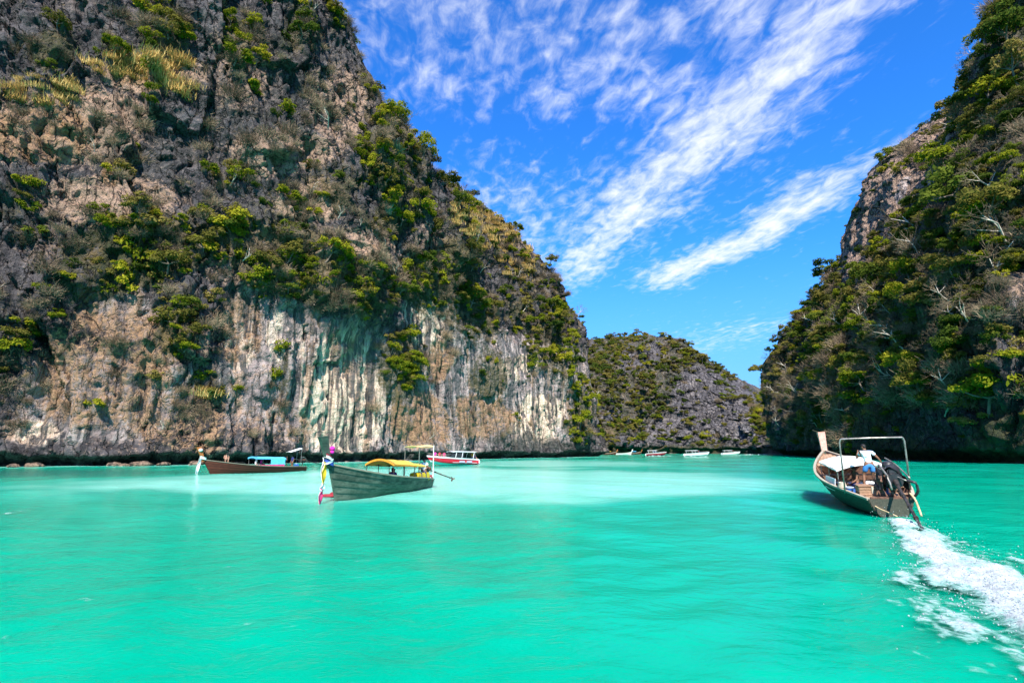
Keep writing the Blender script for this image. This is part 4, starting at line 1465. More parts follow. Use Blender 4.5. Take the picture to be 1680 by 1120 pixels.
def canopy(t, x0, x1, hw, z0, z1, crown, m_top, m_trim=None, posts=3, post_z=0.55, m_post=None, trim=0.12, name='canopy'):
    m_post = m_post or M_STEEL
    xs, ys = np.linspace(x0, x1, 9), np.linspace(-1, 1, 11)
    gg = [[(x, y * hw, (z0 + (z1 - z0) * (x - x0) / (x1 - x0)) + crown * (1 - y * y) - 0.045 * math.sin(3.14159 * (posts - 1) * (x - x0 - .08) / (x1 - x0 - .16)) ** 2 * (0.4 + abs(y))) for y in ys] for x in xs]
    V, F = slab(gg, 0.025)
    cp = arr_obj(name, V, F, m_top, t, True)
    if m_trim:
        for x in (x0, x1):
            zz = z0 + (z1 - z0) * (x - x0) / (x1 - x0)
            V, F = slab([[(x + (0.02 if x > x0 else -0.02), y * hw * 1.01, zz + crown * (1 - y * y) + 0.012 - d) for y in ys] for d in (0, trim + 0.02)], 0.012)
            arr_obj('valance', V, F, m_trim, cp)
        for sgn in (1, -1):
            V, F = slab([[(x, sgn * hw * 1.012, z0 + (z1 - z0) * (x - x0) / (x1 - x0) + 0.012 - d) for x in xs] for d in (0, trim)], 0.012)
            arr_obj('valance', V, F, m_trim, cp)
    for i in range(posts):
        q = x0 + 0.08 + (x1 - x0 - 0.16) * i / max(1, posts - 1)
        for sgn in (1, -1):
            zt = z0 + (z1 - z0) * (q - x0) / (x1 - x0)
            MB().cyl((q, sgn * (hw - 0.05), post_z), (q, sgn * (hw - 0.05), zt + 0.03), 0.022, seg=8).build('canopy_post', m_post, t)
    for sgn in (1, -1):
        MB().cyl((x0, sgn * (hw - 0.05), z0 - 0.0), (x1, sgn * (hw - 0.05), z1 - 0.0), 0.018, seg=6).build('canopy_rail', m_post, t)
    return cp


def engine(t, loc, tail, s=1.0, tiller=(1.1, 0.25, 0.3), bulk=True):
    """truck engine on a pivot with its long propeller shaft and steering bar"""
    x, y, z = loc
    e = MB()
    e.box((x, y, z + 0.30 * s), (0.62 * s, 0.40 * s, 0.40 * s), bev=0.05 * s)
    e.box((x + 0.02, y, z + 0.56 * s), (0.50 * s, 0.26 * s, 0.18 * s), bev=0.04 * s)
    e.cyl((x - 0.38 * s, y, z + 0.32 * s), (x - 0.30 * s, y, z + 0.32 * s), 0.20 * s, seg=16)
    en = e.build('engine', M_BLACK, t)
    e = MB()
    for j in range(4):
        px_ = x - 0.2 * s + 0.135 * s * j
        e.tube(bez([(px_, y + 0.2 * s, z + 0.44 * s), (px_ - 0.02, y + 0.31 * s, z + 0.42 * s), (px_ - 0.10 * s, y + 0.33 * s, z + 0.28 * s)], 7), 0.032 * s)
    e.build('manifold', M_RUST, en, True)
    MB().tube(bez([(x + 0.25 * s, y + 0.2 * s, z + 0.62 * s), (x, y + 0.27 * s, z + 0.74 * s), (x - 0.45 * s, y + 0.2 * s, z + 0.45 * s), (x - 0.55 * s, y + 0.16 * s, z + 0.1 * s)], 12), 0.028 * s).build('exhaust_pipe', M_STEEL, en, True)
    e = MB()
    e.cyl((x + 0.16 * s, y, z + 0.62 * s), (x + 0.16 * s, y, z + 0.78 * s), 0.15 * s, seg=16)
    e.ball((x + 0.16 * s, y, z + 0.78 * s), (0.15 * s, 0.15 * s, 0.05 * s))
    e.build('air_filter', M_BLACK, en, True)
    e = MB()
    e.cyl((x + 0.34 * s, y, z + 0.3 * s), (x + 0.40 * s, y, z + 0.3 * s), 0.17 * s, seg=16)
    for j in range(5):
        e.box((x + 0.43 * s, y, z + 0.3 * s), (0.02, 0.44 * s, 0.05 * s), (R(36 * j), 0, 0))
    e.build('fan', M_DARKST, en)
    e = MB()
    e.cyl((x - 0.05, y, -0.05 + z - 0.25 * s), (x - 0.05, y, z + 0.12 * s), 0.06 * s)
    e.box((x - 0.05, y, z + 0.09 * s), (0.66 * s, 0.10 * s, 0.05 * s))
    e.build('pivot_post', M_RUST, en)
    MB().tube(bez([(x + 0.2 * s, y - 0.15 * s, z + 0.2 * s), (x + 0.6, y + tiller[1] * 0.5, z + 0.3 * s + tiller[2] * 0.6), (x + tiller[0], y + tiller[1], z + 0.3 * s + tiller[2])], 8), 0.022).build('tiller', M_STEEL, en, True)
    a, b = Vector((x - 0.38 * s, y, z + 0.30 * s)), Vector(tail)
    d = (b - a).normalized()
    e = MB()
    e.cyl(a, a + d * 0.5, 0.075 * s, 0.05 * s)
    e.cyl(a + d * 0.5, b, 0.042 * s, 0.03 * s)
    for q in (0.3, 0.5, 0.7, 0.88):
        e.cyl(a.lerp(b, q) - d * 0.05, a.lerp(b, q) + d * 0.05, 0.055 * s)
    e.build('tail_shaft', M_DARKST, en)
    e = MB()
    e.cyl(b - d * 0.04, b + d * 0.10, 0.04, 0.02)
    up = d.cross(Vector((0, 1, 0))).normalized()
    sd_ = d.cross(up)
    for j in range(3):
        w_ = j * 2.094 + 0.5
        ax_ = up * math.cos(w_) + sd_ * math.sin(w_)
        tx = ax_.cross(d)
        V = [b + ax_ * 0.03 - tx * 0.03 - d * .02, b + ax_ * 0.03 + tx * 0.03 + d * .02, b + ax_ * 0.15 + tx * 0.07 + d * .04, b + ax_ * 0.19, b + ax_ * 0.15 - tx * 0.05 - d * .03]
        e.add([v + d * .006 for v in V] + [v - d * .006 for v in V], [(0, 1, 2, 3, 4), (9, 8, 7, 6, 5)] + [(i, (i + 1) % 5, 5 + (i + 1) % 5, 5 + i) for i in range(5)])
    e.build('propeller', M_RUST, en)
    return en


# ---------------------------------------------------------------- people
def skinned(name, nodes, edges, mat, parent, sub=2):
    """one continuous surface grown round a skeleton; nodes = [(x, y, z, r)]; root = node 0"""
    me = bpy.data.meshes.new(name)
    me.from_pydata([n[:3] for n in nodes], edges, [])
    o = bpy.data.objects.new(name, me)
    COL.objects.link(o)
    sk = o.modifiers.new('skin', 'SKIN')
    sk.use_smooth_shade = True
    for i, n in enumerate(nodes):
        r_ = n[3]
        me.skin_vertices[0].data[i].radius = (r_, n[4] if len(n) > 4 else r_)
        me.skin_vertices[0].data[i].use_root = (i == 0)
    o.modifiers.new('sub', 'SUBSURF').levels = sub
    dg = bpy.context.evaluated_depsgraph_get()
    dg.update()
    m2 = bpy.data.meshes.new_from_object(o.evaluated_get(dg))
    m2.name = name
    bpy.data.objects.remove(o)
    bpy.data.meshes.remove(me)
    m2.materials.clear()
    m2.materials.append(mat)
    for p in m2.polygons:
        p.use_smooth = True
    return link(bpy.data.objects.new(name, m2), parent)


def person(label, loc, rz, J, skin, shirt, shorts, hair=None, face=0.0, group=None, sleeve=0.55, short_leg=0.75, s=1.0):
    """J: joints (facing +x): hip, chest, neck, head, and for L and R: sh, el, ha, hj, kn, an"""
    hair = hair or M_HAIR
    t = thing('person', label, 'person', loc, rz, group)
    t.scale = (s, s, s)
    V3 = lambda q: Vector(J[q])
    nodes, edges = [], []

    def nd(p, r_, r2=None):
        nodes.append((*p, r_, r2 if r2 else r_))
        return len(nodes) - 1

    def ch(*ids):
        for a, b in zip(ids, ids[1:]):
            edges.append((a, b))
    hip, chest, neck, head = V3('hip'), V3('chest'), V3('neck'), V3('head')
    up = (head - neck).normalized()
    i_hip = nd(hip, 0.125, 0.10)
    i_w = nd(hip.lerp(chest, 0.5), 0.115, 0.09)
    i_ch = nd(chest, 0.14, 0.10)
    i_nb = nd(chest.lerp(neck, 0.75), 0.085, 0.07)
    i_nk = nd(neck, 0.05)
    i_h0 = nd(head - up * 0.055, 0.068, 0.062)
    i_h1 = nd(head + up * 0.015, 0.084, 0.078)
    i_h2 = nd(head + up * 0.075, 0.066, 0.062)
    ch(i_hip, i_w, i_ch, i_nb, i_nk, i_h0, i_h1, i_h2)
    for sd_ in 'LR':
        sh, el, ha = V3(sd_ + 'sh'), V3(sd_ + 'el'), V3(sd_ + 'ha')
        d = (ha - el).normalized()
        a = nd(sh, 0.058)
        b = nd(sh.lerp(el, 0.5), 0.046)
        c = nd(el, 0.038)
        e = nd(el.lerp(ha, 0.4), 0.036)
        f = nd(ha - d * 0.03, 0.024)
        g_ = nd(ha + d * 0.045, 0.030, 0.018)
        ch(i_nb, a, b, c, e, f, g_)
        sx = d.cross(Vector((0, 0, 1)))
        sx = (sx if sx.length > 0.1 else Vector((0, 1, 0))).normalized()
        dn = sx.cross(d).normalized()
        if dn.z > 0:
            dn = -dn
        for k_, (o_, L_) in enumerate(((-0.030, 0.060), (-0.010, 0.074), (0.010, 0.070), (0.030, 0.054))):
            p0 = ha + d * 0.065 + sx * o_
            q1 = nd(p0, 0.0095)
            q2 = nd(p0 + d * L_ * 0.55 + dn * 0.012, 0.0085)
            q3 = nd(p0 + d * L_ * 0.75 + dn * 0.045, 0.007)
            ch(g_, q1, q2, q3)
        q1 = nd(ha + d * 0.02 + sx * 0.042 + dn * 0.01, 0.011)
        q2 = nd(ha + d * 0.06 + sx * 0.052 + dn * 0.035, 0.009)
        ch(g_, q1, q2)
        hj, kn, an = V3(sd_ + 'hj'), V3(sd_ + 'kn'), V3(sd_ + 'an')
        a = nd(hj, 0.095)
        b = nd(hj.lerp(kn, 0.5), 0.078)
        c = nd(kn, 0.056)
        e = nd(kn.lerp(an, 0.35), 0.056)
        f = nd(an, 0.036)
        fw = Vector((math.cos(J.get('toe', 0)), math.sin(J.get('toe', 0)), 0))
        h1 = nd(an + fw * 0.06 + Vector((0, 0, -0.045)), 0.036, 0.028)
        h2 = nd(an + fw * 0.15 + Vector((0, 0, -0.06)), 0.034, 0.018)
        ch(i_hip, a, b, c, e, f, h1, h2)
    skinned('body', nodes, edges, skin, t)
    if shirt:
        n2, e2 = [], []
        n2.append((*hip.lerp(chest, -0.08), 0.150, 0.128))
        n2.append((*hip.lerp(chest, 0.5), 0.14, 0.115))
        n2.append((*chest, 0.162, 0.122))
        n2.append((*chest.lerp(neck, 0.72), 0.10, 0.085))
        e2 += [(0, 1), (1, 2), (2, 3)]
        for sd_ in 'LR':
            sh, el = V3(sd_ + 'sh'), V3(sd_ + 'el')
            n2.append((*sh, 0.074, 0.074))
            n2.append((*sh.lerp(el, sleeve), 0.066, 0.066))
            e2 += [(3, len(n2) - 2), (len(n2) - 2, len(n2) - 1)]
        skinned('shirt', n2, e2, shirt, t)
    if shorts:
        n2, e2 = [(*hip.lerp(chest, 0.15), 0.14, 0.115), (*hip, 0.145, 0.125)], [(0, 1)]
        for sd_ in 'LR':
            hj, kn = V3(sd_ + 'hj'), V3(sd_ + 'kn')
            n2.append((*hj, 0.112, 0.112))
            n2.append((*hj.lerp(kn, short_leg), 0.095, 0.095))
            e2 += [(1, len(n2) - 2), (len(n2) - 2, len(n2) - 1)]
        skinned('shorts', n2, e2, shorts, t)
    # head details
    fx = Vector((math.cos(face), math.sin(face), 0))
    fx = (fx - up * fx.dot(up)).normalized()
    fy = up.cross(fx)
    mb = MB()
    rot_z = math.atan2(fx.y, fx.x)
    mb.ball(head + up * 0.045 - fx * 0.018, (0.098, 0.092, 0.085), 14, 10, (0, 0, rot_z))
    mb.ball(head - fx * 0.045 + up * 0.0, (0.062, 0.080, 0.085), 12, 8, (0, 0, rot_z))
    mb.build('hair', hair, t, True)
    MB().ball(head + fx * 0.088 - up * 0.012, (0.018, 0.014, 0.024), 8, 6, (0, 0, rot_z)).build('nose', skin, t, True)
    for sgn in (1, -1):
        MB().ball(head + fx * 0.074 + fy * 0.030 * sgn + up * 0.012, (0.010, 0.013, 0.008), 8, 6, (0, 0, rot_z)).build('eye', M_WCLOTH, t, True)
        MB().ball(head + fy * 0.082 * sgn - up * 0.005 - fx * 0.005, (0.020, 0.010, 0.030), 8, 6, (0, 0, rot_z)).build('ear', skin, t, True)
    MB().ball(head + fx * 0.074 - up * 0.048, (0.008, 0.022, 0.006), 8, 6, (0, 0, rot_z)).build('mouth', M_RCLOTH, t, True)
    return t


def standing(h=1.0):
    J = dict(hip=(0, 0, 0.92), chest=(0.02, 0, 1.24), neck=(0.03, 0, 1.43), head=(0.06, 0, 1.56))
    for s_, y in (('L', 1), ('R', -1)):
        J[s_ + 'sh'] = (0.01, 0.18 * y, 1.38)
        J[s_ + 'el'] = (-0.02, 0.24 * y, 1.10)
        J[s_ + 'ha'] = (0.10, 0.22 * y, 0.88)
        J[s_ + 'hj'] = (0, 0.09 * y, 0.86)
        J[s_ + 'kn'] = (0.04, 0.11 * y, 0.47)
        J[s_ + 'an'] = (0, 0.12 * y, 0.08)
    return J


def seated(seat=0.45):
    J = dict(hip=(0, 0, seat + 0.10), chest=(0.02, 0, seat + 0.43), neck=(0.04, 0, seat + 0.62), head=(0.08, 0, seat + 0.75))
    for s_, y in (('L', 1), ('R', -1)):
        J[s_ + 'sh'] = (0.02, 0.18 * y, seat + 0.57)
        J[s_ + 'el'] = (0.08, 0.25 * y, seat + 0.30)
        J[s_ + 'ha'] = (0.30, 0.17 * y, seat + 0.20)
        J[s_ + 'hj'] = (0.06, 0.09 * y, seat + 0.07)
        J[s_ + 'kn'] = (0.42, 0.13 * y, seat + 0.06)
        J[s_ + 'an'] = (0.40, 0.13 * y, max(seat - 0.37, 0.08))
    return J


def frame_of(px0, py0, px1, py1):
    """stern point, heading and length from two waterline pixels"""
    a, b = on_water(px0, py0), on_water(px1, py1)
    d = b - a
    return Vector(a), math.atan2(d[1], d[0]), float(np.linalg.norm(d))


def world(t, p):
    M = Matrix.Translation(t.location) @ t.rotation_euler.to_matrix().to_4x4()
    return M @ Vector(p)


# ---------------------------------------------------------------- green longtail in the middle
loc, hd, ln = frame_of(699, 799.8, 549, 821.0)
HM = Hull(ln - 0.1, 2.1, 1.80, 0.86, 0.58, rake=0.75, stern_w=0.5)
mid = longtail('weathered green longtail boat with yellow canopies and ribboned prow', loc, hd, HM, (M_GREEN, M_LINING, M_RAILD, M_GREEN), prow=(0.55, 0.2, 1.30), bottom=M_RAILD)  # lowest strake pale: foam and water reflection at the bow put into colour
Lm = HM.L
canopy(mid, 0.33 * Lm, 0.60 * Lm, 0.92, 1.52, 1.66, 0.30, M_YELLOW, M_ORTRIM, 3, 0.75, M_DARKST, 0.09)
canopy(mid, 0.17 * Lm, 0.325 * Lm, 0.80, 1.44, 1.52, 0.16, M_YELLOW, M_YELLOW, 2, 0.6, M_STEEL, 0.06)
canopy(mid, 0.0 * Lm, 0.22 * Lm, 0.55, 2.68, 2.62, 0.10, M_PALEYEL, None, 2, 0.75, M_STEEL, name='sunshade')
engine(mid, (0.15, 0.0, 0.92), (-3.6, 0.35, 0.42), 0.9, (1.5, 0.25, 0.25))
b_ = MB()
b_.box((0.20 * Lm, 0.52, 0.80), (1.7, 0.6, 0.52), bev=0.05)
yb = props(b_.build('engine_box', M_YPLAS, None), 'yellow box lashed with dark straps amidships in the green longtail', 'box')
yb.location, yb.rotation_euler = mid.location, mid.rotation_euler
for x in (0.17, 0.23):
    MB().box((x * Lm, 0.52, 0.81), (0.07, 0.64, 0.56), (0, 0.2, 0), bev=0.01).build('strap', M_NAVY, yb)
b_ = MB().box((0.055 * Lm, 0.42, 0.62), (0.62, 0.42, 0.46), bev=0.06)
rb = props(b_.build('cool_box', M_RED, None), 'red cool box with white dots at the stern of the green longtail', 'box')
rb.location, rb.rotation_euler = mid.location, mid.rotation_euler
for x, z in ((-0.15, 0.76), (0.14, 0.70), (0.0, 0.56)):
    MB().cyl((0.055 * Lm + x, 0.62, z), (0.055 * Lm + x, 0.642, z), 0.05, seg=12).build('dot', M_WPLAS, rb)
MB().cyl((0.3, 0.62, 0.7), (0.3, 0.62, 2.75), 0.028).build('pole', M_WPLAS, mid)
J = standing()
J['Rel'], J['Rha'] = (0.1, -0.26, 1.14), (0.36, -0.16, 1.06)
J['Lel'], J['Lha'] = (0.06, 0.27, 1.13), (0.34, 0.2, 1.04)
person('boatman in a white shirt with dark hair standing at the stern of the green longtail', world(mid, (0.058 * Lm, 0.12, 0.22)), hd + 0.15, J, M_SKIN, M_WCLOTH, M_NAVY)
for x, y, mat_, txt in ((0.50, 0.3, M_NAVY, 'passenger in navy with dark hair seated under the front of the yellow canopy'), (0.42, -0.2, M_RCLOTH, 'passenger in dark red seated under the rear of the yellow canopy')):
    person(txt, world(mid, (x * Lm, y, 0.12)), hd + 3.0, seated(0.42), M_SKIN, mat_, M_BROWNCL)
# ribbons and garlands tied round the prow
pr = np.array(HM.pt(1.0, 1.0, 1))
gar = thing('ribbon_garland', 'magenta, white, yellow and pink ribbons knotted on the prow of the green longtail', 'ribbons', mid.location, hd)


def band(x, z, rx, ry, w_, mat_, tilt=0.0):
    n_ = 20
    gg = []
    for i in range(n_ + 1):
        a = 2 * math.pi * i / n_
        gg.append([(x + rx * math.cos(a), ry * math.sin(a), z + d * w_ + tilt * math.cos(a)) for d in (-0.5, 0, 0.5)])
    V, F = slab(gg, 0.05)
    arr_obj('ribbon', V, F, mat_, gar, True)


px0, pz0 = pr[0] + 0.06, pr[2]
band(px0 - 0.02, pz0 + 0.02, 0.30, 0.17, 0.20, M_BCLOTH, 0.10)
band(px0 + 0.02, pz0 + 0.22, 0.28, 0.16, 0.14, M_WCLOTH, 0.16)
band(px0 + 0.04, pz0 + 0.34, 0.27, 0.15, 0.10, M_RCLOTH, 0.14)
band(px0 + 0.03, pz0 + 0.10, 0.31, 0.18, 0.10, M_WCLOTH, -0.1)
MB().ball((px0 - 0.04, 0.16, pz0 + 0.72), (0.13, 0.13, 0.12)).build('ribbon', M_MAG, gar, True)
MB().ball((px0 - 0.04, 0.16, pz0 + 0.56), (0.10, 0.10, 0.10)).build('ribbon', M_MAG, gar, True)


def streamer(pts, w_, mat_):
    c = bez(pts, 16)
    gg = []
    for i, p in enumerate(c):
        tw_ = 0.5 * math.sin(i * 0.55)
        gg.append([(p[0] + w_ * d * math.cos(tw_), p[1] + w_ * d * math.sin(tw_), p[2]) for d in (-0.5, 0, 0.5)])
    V, F = slab(gg, 0.03)
    arr_obj('ribbon', V, F, mat_, gar, True)


hx = px0 + 0.30
streamer([(hx, 0.06, pz0 + 0.1), (hx + 0.10, 0.08, pz0 - 0.4), (hx + 0.16, 0.1, pz0 - 0.95)], 0.22, M_YCLOTH)
streamer([(hx - 0.02, -0.06, pz0 + 0.3), (hx + 0.06, -0.02, pz0 - 0.2), (hx + 0.12, 0.0, pz0 - 0.75)], 0.20, M_WCLOTH)
streamer([(hx + 0.16, 0.1, pz0 - 0.90), (hx + 0.20, 0.1, pz0 - 1.1), (hx + 0.22, 0.1, pz0 - 1.25)], 0.26, M_WCLOTH)
streamer([(hx + 0.20, 0.1, pz0 - 1.15), (hx + 0.27, 0.1, pz0 - 1.45), (hx + 0.33, 0.1, pz0 - 1.9)], 0.19, M_PINKCL)
streamer([(hx + 0.18, 0.02, pz0 - 1.15), (hx + 0.16, 0.0, pz0 - 1.4), (hx + 0.20, 0.0, pz0 - 1.75)], 0.16, M_WCLOTH)
fl = on_water(537, 814)
f_ = MB()
f_.ball((0, 0, 0.02), (0.42, 0.2, 0.12)).ball((0.28, 0.08, 0.10), (0.2, 0.13, 0.14))
flo = props(f_.build('float', M_RCLOTH, None, True), 'dark red cloth float lying in the water under the prow ribbons', 'float')
flo.location = fl

# ---------------------------------------------------------------- red-brown longtail along the left wall
loc, hd2, ln = frame_of(498, 772.5, 346, 777.5)
HL = Hull(ln, 2.0, 1.50, 0.66, 0.56, rake=0.9, stern_w=0.5)
lef = longtail('red-brown longtail boat with blue awning and orange prow lying near the ochre wall', loc, hd2, HL, (M_REDWOOD, M_LINING, M_RAILD, M_ORANGE), prow=(0.5, 0.22, 1.25))
Ll = HL.L
canopy(lef, 0.27 * Ll, 0.60 * Ll, 0.85, 1.52, 1.62, 0.14, M_BLUECAN, M_BLUECAN, 3, 0.7, M_STEEL, 0.14)
V, F = slab([[(x * Ll, 0.87, z) for x in np.linspace(0.28, 0.44, 6)] for z in (0.80, 1.2, 1.55)], 0.02)
arr_obj('side_curtain', V, F, M_BLUECAN, lef)
V, F = slab([[(x * Ll, 0.93 + 0.02 * math.sin(9 * x), z) for x in np.linspace(0.29, 0.58, 12)] for z in (0.62, 0.74, 0.86)], 0.03)
arr_obj('pink_drape', V, F, M_PINKCL, lef)
canopy(lef, 0.06 * Ll, 0.20 * Ll, 0.5, 2.62, 2.2, 0.05, M_WHITE, None, 1, 0.7, M_STEEL, name='sunshade')
engine(lef, (0.25, 0.0, 0.95), (-3.9, -0.3, 0.45), 0.95, (1.3, 0.1, 0.2))
person('boatman in a dark blue shirt standing at the stern of the red-brown longtail', world(lef, (0.15 * Ll, 0.1, 0.16)), hd2, standing(), M_SKIN, M_NAVY, M_BROWNCL, s=1.02)
J = seated(0.16)
for s_, y in (('L', 1), ('R', -1)):
    J[s_ + 'kn'], J[s_ + 'an'] = (0.32, 0.16 * y, 0.46), (0.30, 0.13 * y, 0.08)
    J[s_ + 'ha'] = (0.34, 0.06 * y, 0.50)
J['head'] = (0.16, 0, 0.86)
person('bare-chested tourist crouching on the fore deck of the red-brown longtail', world(lef, (0.87 * Ll, 0.1, HL.sheer(0.87) - 0.08)), hd2 + 1.3, J, M_SKINL, None, M_BROWNCL)
for x, y, mat_, txt in ((0.57, 0.25, M_WCLOTH, 'passenger in white seated at the front edge of the blue awning'), (0.49, -0.2, M_MAG, 'passenger in pink seated under the blue awning')):
    person(txt, world(lef, (x * Ll, y, 0.35)), hd2 + 2.8, seated(0.42), M_SKINL, mat_, M_NAVY)
bb = props(MB().box((0.115 * Ll, 0.35, 0.62), (0.5, 0.4, 0.5), bev=0.05).build('fuel_drum', M_BPLAS, None), 'blue plastic drum behind the standing boatman', 'drum')
bb.location, bb.rotation_euler = lef.location, lef.rotation_euler
MB().cyl((0.115 * Ll, 0.35, 0.87), (0.115 * Ll, 0.35, 0.93), 0.08).build('cap', M_WPLAS, bb)
MB().cyl((0.245 * Ll, 0.6, 0.4), (0.245 * Ll, 0.6, 1.75), 0.03).build('post', M_RUST, lef)
gar2 = thing('ribbon_garland', 'plain white garland hanging from the orange prow', 'ribbons', lef.location, hd2)
gar_keep, gar = gar, gar2
pr = np.array(HL.pt(1.0, 1.0, 1))
band(pr[0] + 0.05, pr[2] + 0.15, 0.30, 0.2, 0.26, M_WCLOTH, 0.1)
MB().ball((pr[0] + 0.42, 0.1, pr[2] + 0.95), (0.2, 0.16, 0.16)).build('ribbon', M_WCLOTH, gar2, True)
streamer([(pr[0] + 0.35, 0.1, pr[2] + 0.1), (pr[0] + 0.5, 0.1, pr[2] - 0.6), (pr[0] + 0.62, 0.1, pr[2] - 1.45)], 0.30, M_WCLOTH)
# ---------------------------------------------------------------- the longtail under way on the right
stern_r = on_water(1465, 845.5)
hd3 = R(90) - math.atan2(3.2, 10.0)
HR = Hull(10.4, 3.1, 1.55, 0.84, 0.62, rake=0.9, stern_w=0.47)
M_STERN = wood('dark_stern', (0.022, 0.026, 0.018), (0.045, 0.045, 0.032), patch=0.6, patch_col=(0.07, 0.05, 0.035))  # shaded look of the stern put into the wood colour
RPITCH = R(4.5)
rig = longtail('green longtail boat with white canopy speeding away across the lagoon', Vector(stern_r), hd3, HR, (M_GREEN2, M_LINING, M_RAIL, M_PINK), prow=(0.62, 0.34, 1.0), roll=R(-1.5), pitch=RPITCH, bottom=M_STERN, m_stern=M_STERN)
Lr = HR.L
canopy(rig, 0.27 * Lr, 0.62 * Lr, 1.18, 1.40, 1.40, 0.26, M_WHITE, M_WHITE, 3, 0.8, M_STEEL, 0.05)
# tube hoop over the stern
hp = []
for y, z in ((1.17, 0.62), (1.17, 2.0), (1.17, 2.68), (1.13, 2.80), (1.1, 2.83), (0, 2.84), (-1.1, 2.83), (-1.13, 2.80), (-1.17, 2.68), (-1.17, 2.0), (-1.17, 0.62)):
    hp.append((1.45, y + 0.05, z))
MB().tube(hp, 0.034, 10).build('hoop', M_STEEL, rig, True)
EY = -0.24
en = engine(rig, (0.55, EY, 0.85), (-5.0, 0.52, 0.27), 1.35, (1.35, 0.30, 0.2))
# black tarpaulin thrown over the engine
tv = []
for i in range(15):
    row = []
    for j in range(17):
        a = math.pi * (j / 16 - 0.5) * 1.2
        q = i / 14
        rad = 0.37 + 0.05 * math.sin(7 * q + 3 * a) + 0.05 * float(perlin(q * 6, a * 2.5, 2.2)) + 0.05 * abs(a)
        row.append((0.20 + 0.85 * q, EY + math.sin(a) * rad, 1.18 + math.cos(a) * (rad + 0.16) * (0.74 + 0.42 * math.sin(math.pi * (0.25 + 0.62 * q))) + (0.05 * math.sin(11 * q + 2 * a))))
    tv.append(row)
V, F = slab(tv, 0.02)
arr_obj('tarpaulin', V, F, M_BLACK, rig, True)
MB().tube(bez([(1.15, EY + 0.40, 1.78), (0.5, EY + 0.25, 1.62), (-0.2, EY - 0.30, 1.32)], 10), 0.026).build('exhaust_pipe', M_STEEL, rig, True)
MB().tube(bez([(1.2, EY - 0.05, 2.05), (0.6, EY - 0.25, 1.82), (-0.1, EY - 0.45, 1.40)], 10), 0.026).build('exhaust_pipe', M_STEEL, rig, True)
MB().tube(bez([(-0.15, EY - 0.30, 1.32), (-0.3, EY - 0.55, 1.26), (-0.3, EY - 0.6, 0.95), (-0.2, EY - 0.5, 0.75)], 10), 0.05).build('hose', M_BLACK, rig, True)
MB().tube(bez([(0.0, EY - 0.40, 0.85), (-0.4, EY - 0.45, 0.62), (-0.9, EY - 0.42, 0.15)], 10), 0.035).build('hose', M_ROPE, rig, True)
MB().tube(bez([(0.1, 0.62, 0.40), (-0.3, 0.48, 0.30), (-0.45, 0.30, 0.22), (-0.7, 0.05, 0.10)], 10), 0.024).build('hose', M_ROPE, rig, True)
for y, x in ((-0.45, 0.25), (0.05, 0.2), (0.2, 0.35), (-0.2, 0.1)):
    MB().tube(bez([(x, y, 0.65), (x + 0.1, y + 0.1, 0.92), (x + 0.35, y + 0.02, 1.05), (x + 0.5, y - 0.1, 0.85)], 9), 0.045).build('hose', M_RUST, rig, True)
MB().box((0.05, 0, 0.63), (0.12, 1.36, 0.12), bev=0.015).build('stern_beam', M_RUST, rig)
MB().box((1.05, 0.0, 0.60), (1.2, 1.4, 0.05), bev=0.01).box((1.72, 0.1, 0.66), (0.5, 0.9, 0.22), bev=0.015).build('stern_platform', M_DECK, rig)


# things carried in the boat
def aboard(o, t):
    o.location, o.rotation_euler = t.location, t.rotation_euler
    return o


cr = thing('wooden_crate', 'flat brown wooden crate with a pale strap behind the boatman', 'crate')
aboard(cr, rig)
CX, CY, CZ = 1.0, 0.46, 0.64
MB().box((CX, CY, CZ + 0.36), (0.62, 0.86, 0.03)).build('lid', M_CRATE, cr)
for i in range(3):
    z = CZ + 0.06 + 0.105 * i
    for x in (CX - 0.3, CX + 0.3):
        MB().box((x, CY, z), (0.025, 0.82, 0.092), bev=0.006).build('plank', M_CRATE, cr)
    for y in (CY - 0.41, CY + 0.41):
        MB().box((CX, y, z), (0.575, 0.025, 0.092), bev=0.006).build('plank', M_CRATE, cr)
MB().box((CX - 0.325, CY - 0.05, CZ + 0.22), (0.03, 0.07, 0.26)).build('strap', M_RAIL, cr)
MB().box((CX, CY, CZ + 0.005), (0.55, 0.80, 0.02)).build('base', M_CRATE, cr)
aboard(props(MB().box((3.3, 1.38, 0.80), (1.25, 0.03, 0.52), (0.12, 0, 0.10), bev=0.01).build('side_board', M_WPLAS), 'flat pale grey board leaning inside the near gunwale', 'board'), rig)
rc = MB()
for j in range(6):
    pts = [(2.05 + 0.2 * math.cos(a) * (1 - .06 * j), 1.18 + 0.16 * math.sin(a) * (1 - .06 * j), 0.80 + 0.035 * j) for a in np.linspace(0, 6.28, 17)]
    rc.tube(pts, 0.02, 6)
aboard(props(rc.build('rope_coil', M_RAIL, None, True), 'coil of pale rope beside the hoop foot', 'rope'), rig)
bc = MB().box((2.35, 0.45, 0.55), (0.7, 0.95, 0.24), bev=0.06)
aboard(props(bc.build('bundle', M_BPLAS, None), 'dark blue bundle on the floor in front of the boatman', 'bundle'), rig)
dr_ = MB().cyl((1.25, -0.12, 0.64), (1.25, -0.12, 1.22), 0.17, seg=18)
dr_ = aboard(props(dr_.build('drum', M_BPLAS, None), 'blue plastic drum upright beside the black engine', 'drum'), rig)
MB().cyl((1.25, -0.12, 1.22), (1.25, -0.12, 1.26), 0.14, seg=18).build('lid', M_NAVY, dr_)
bk = aboard(props(MB().cyl((1.62, 1.02, 0.64), (1.62, 1.02, 0.84), 0.12, 0.16, seg=18).build('bucket', M_BPLAS, None), 'small blue bucket between rope coil and crate', 'bucket'), rig)
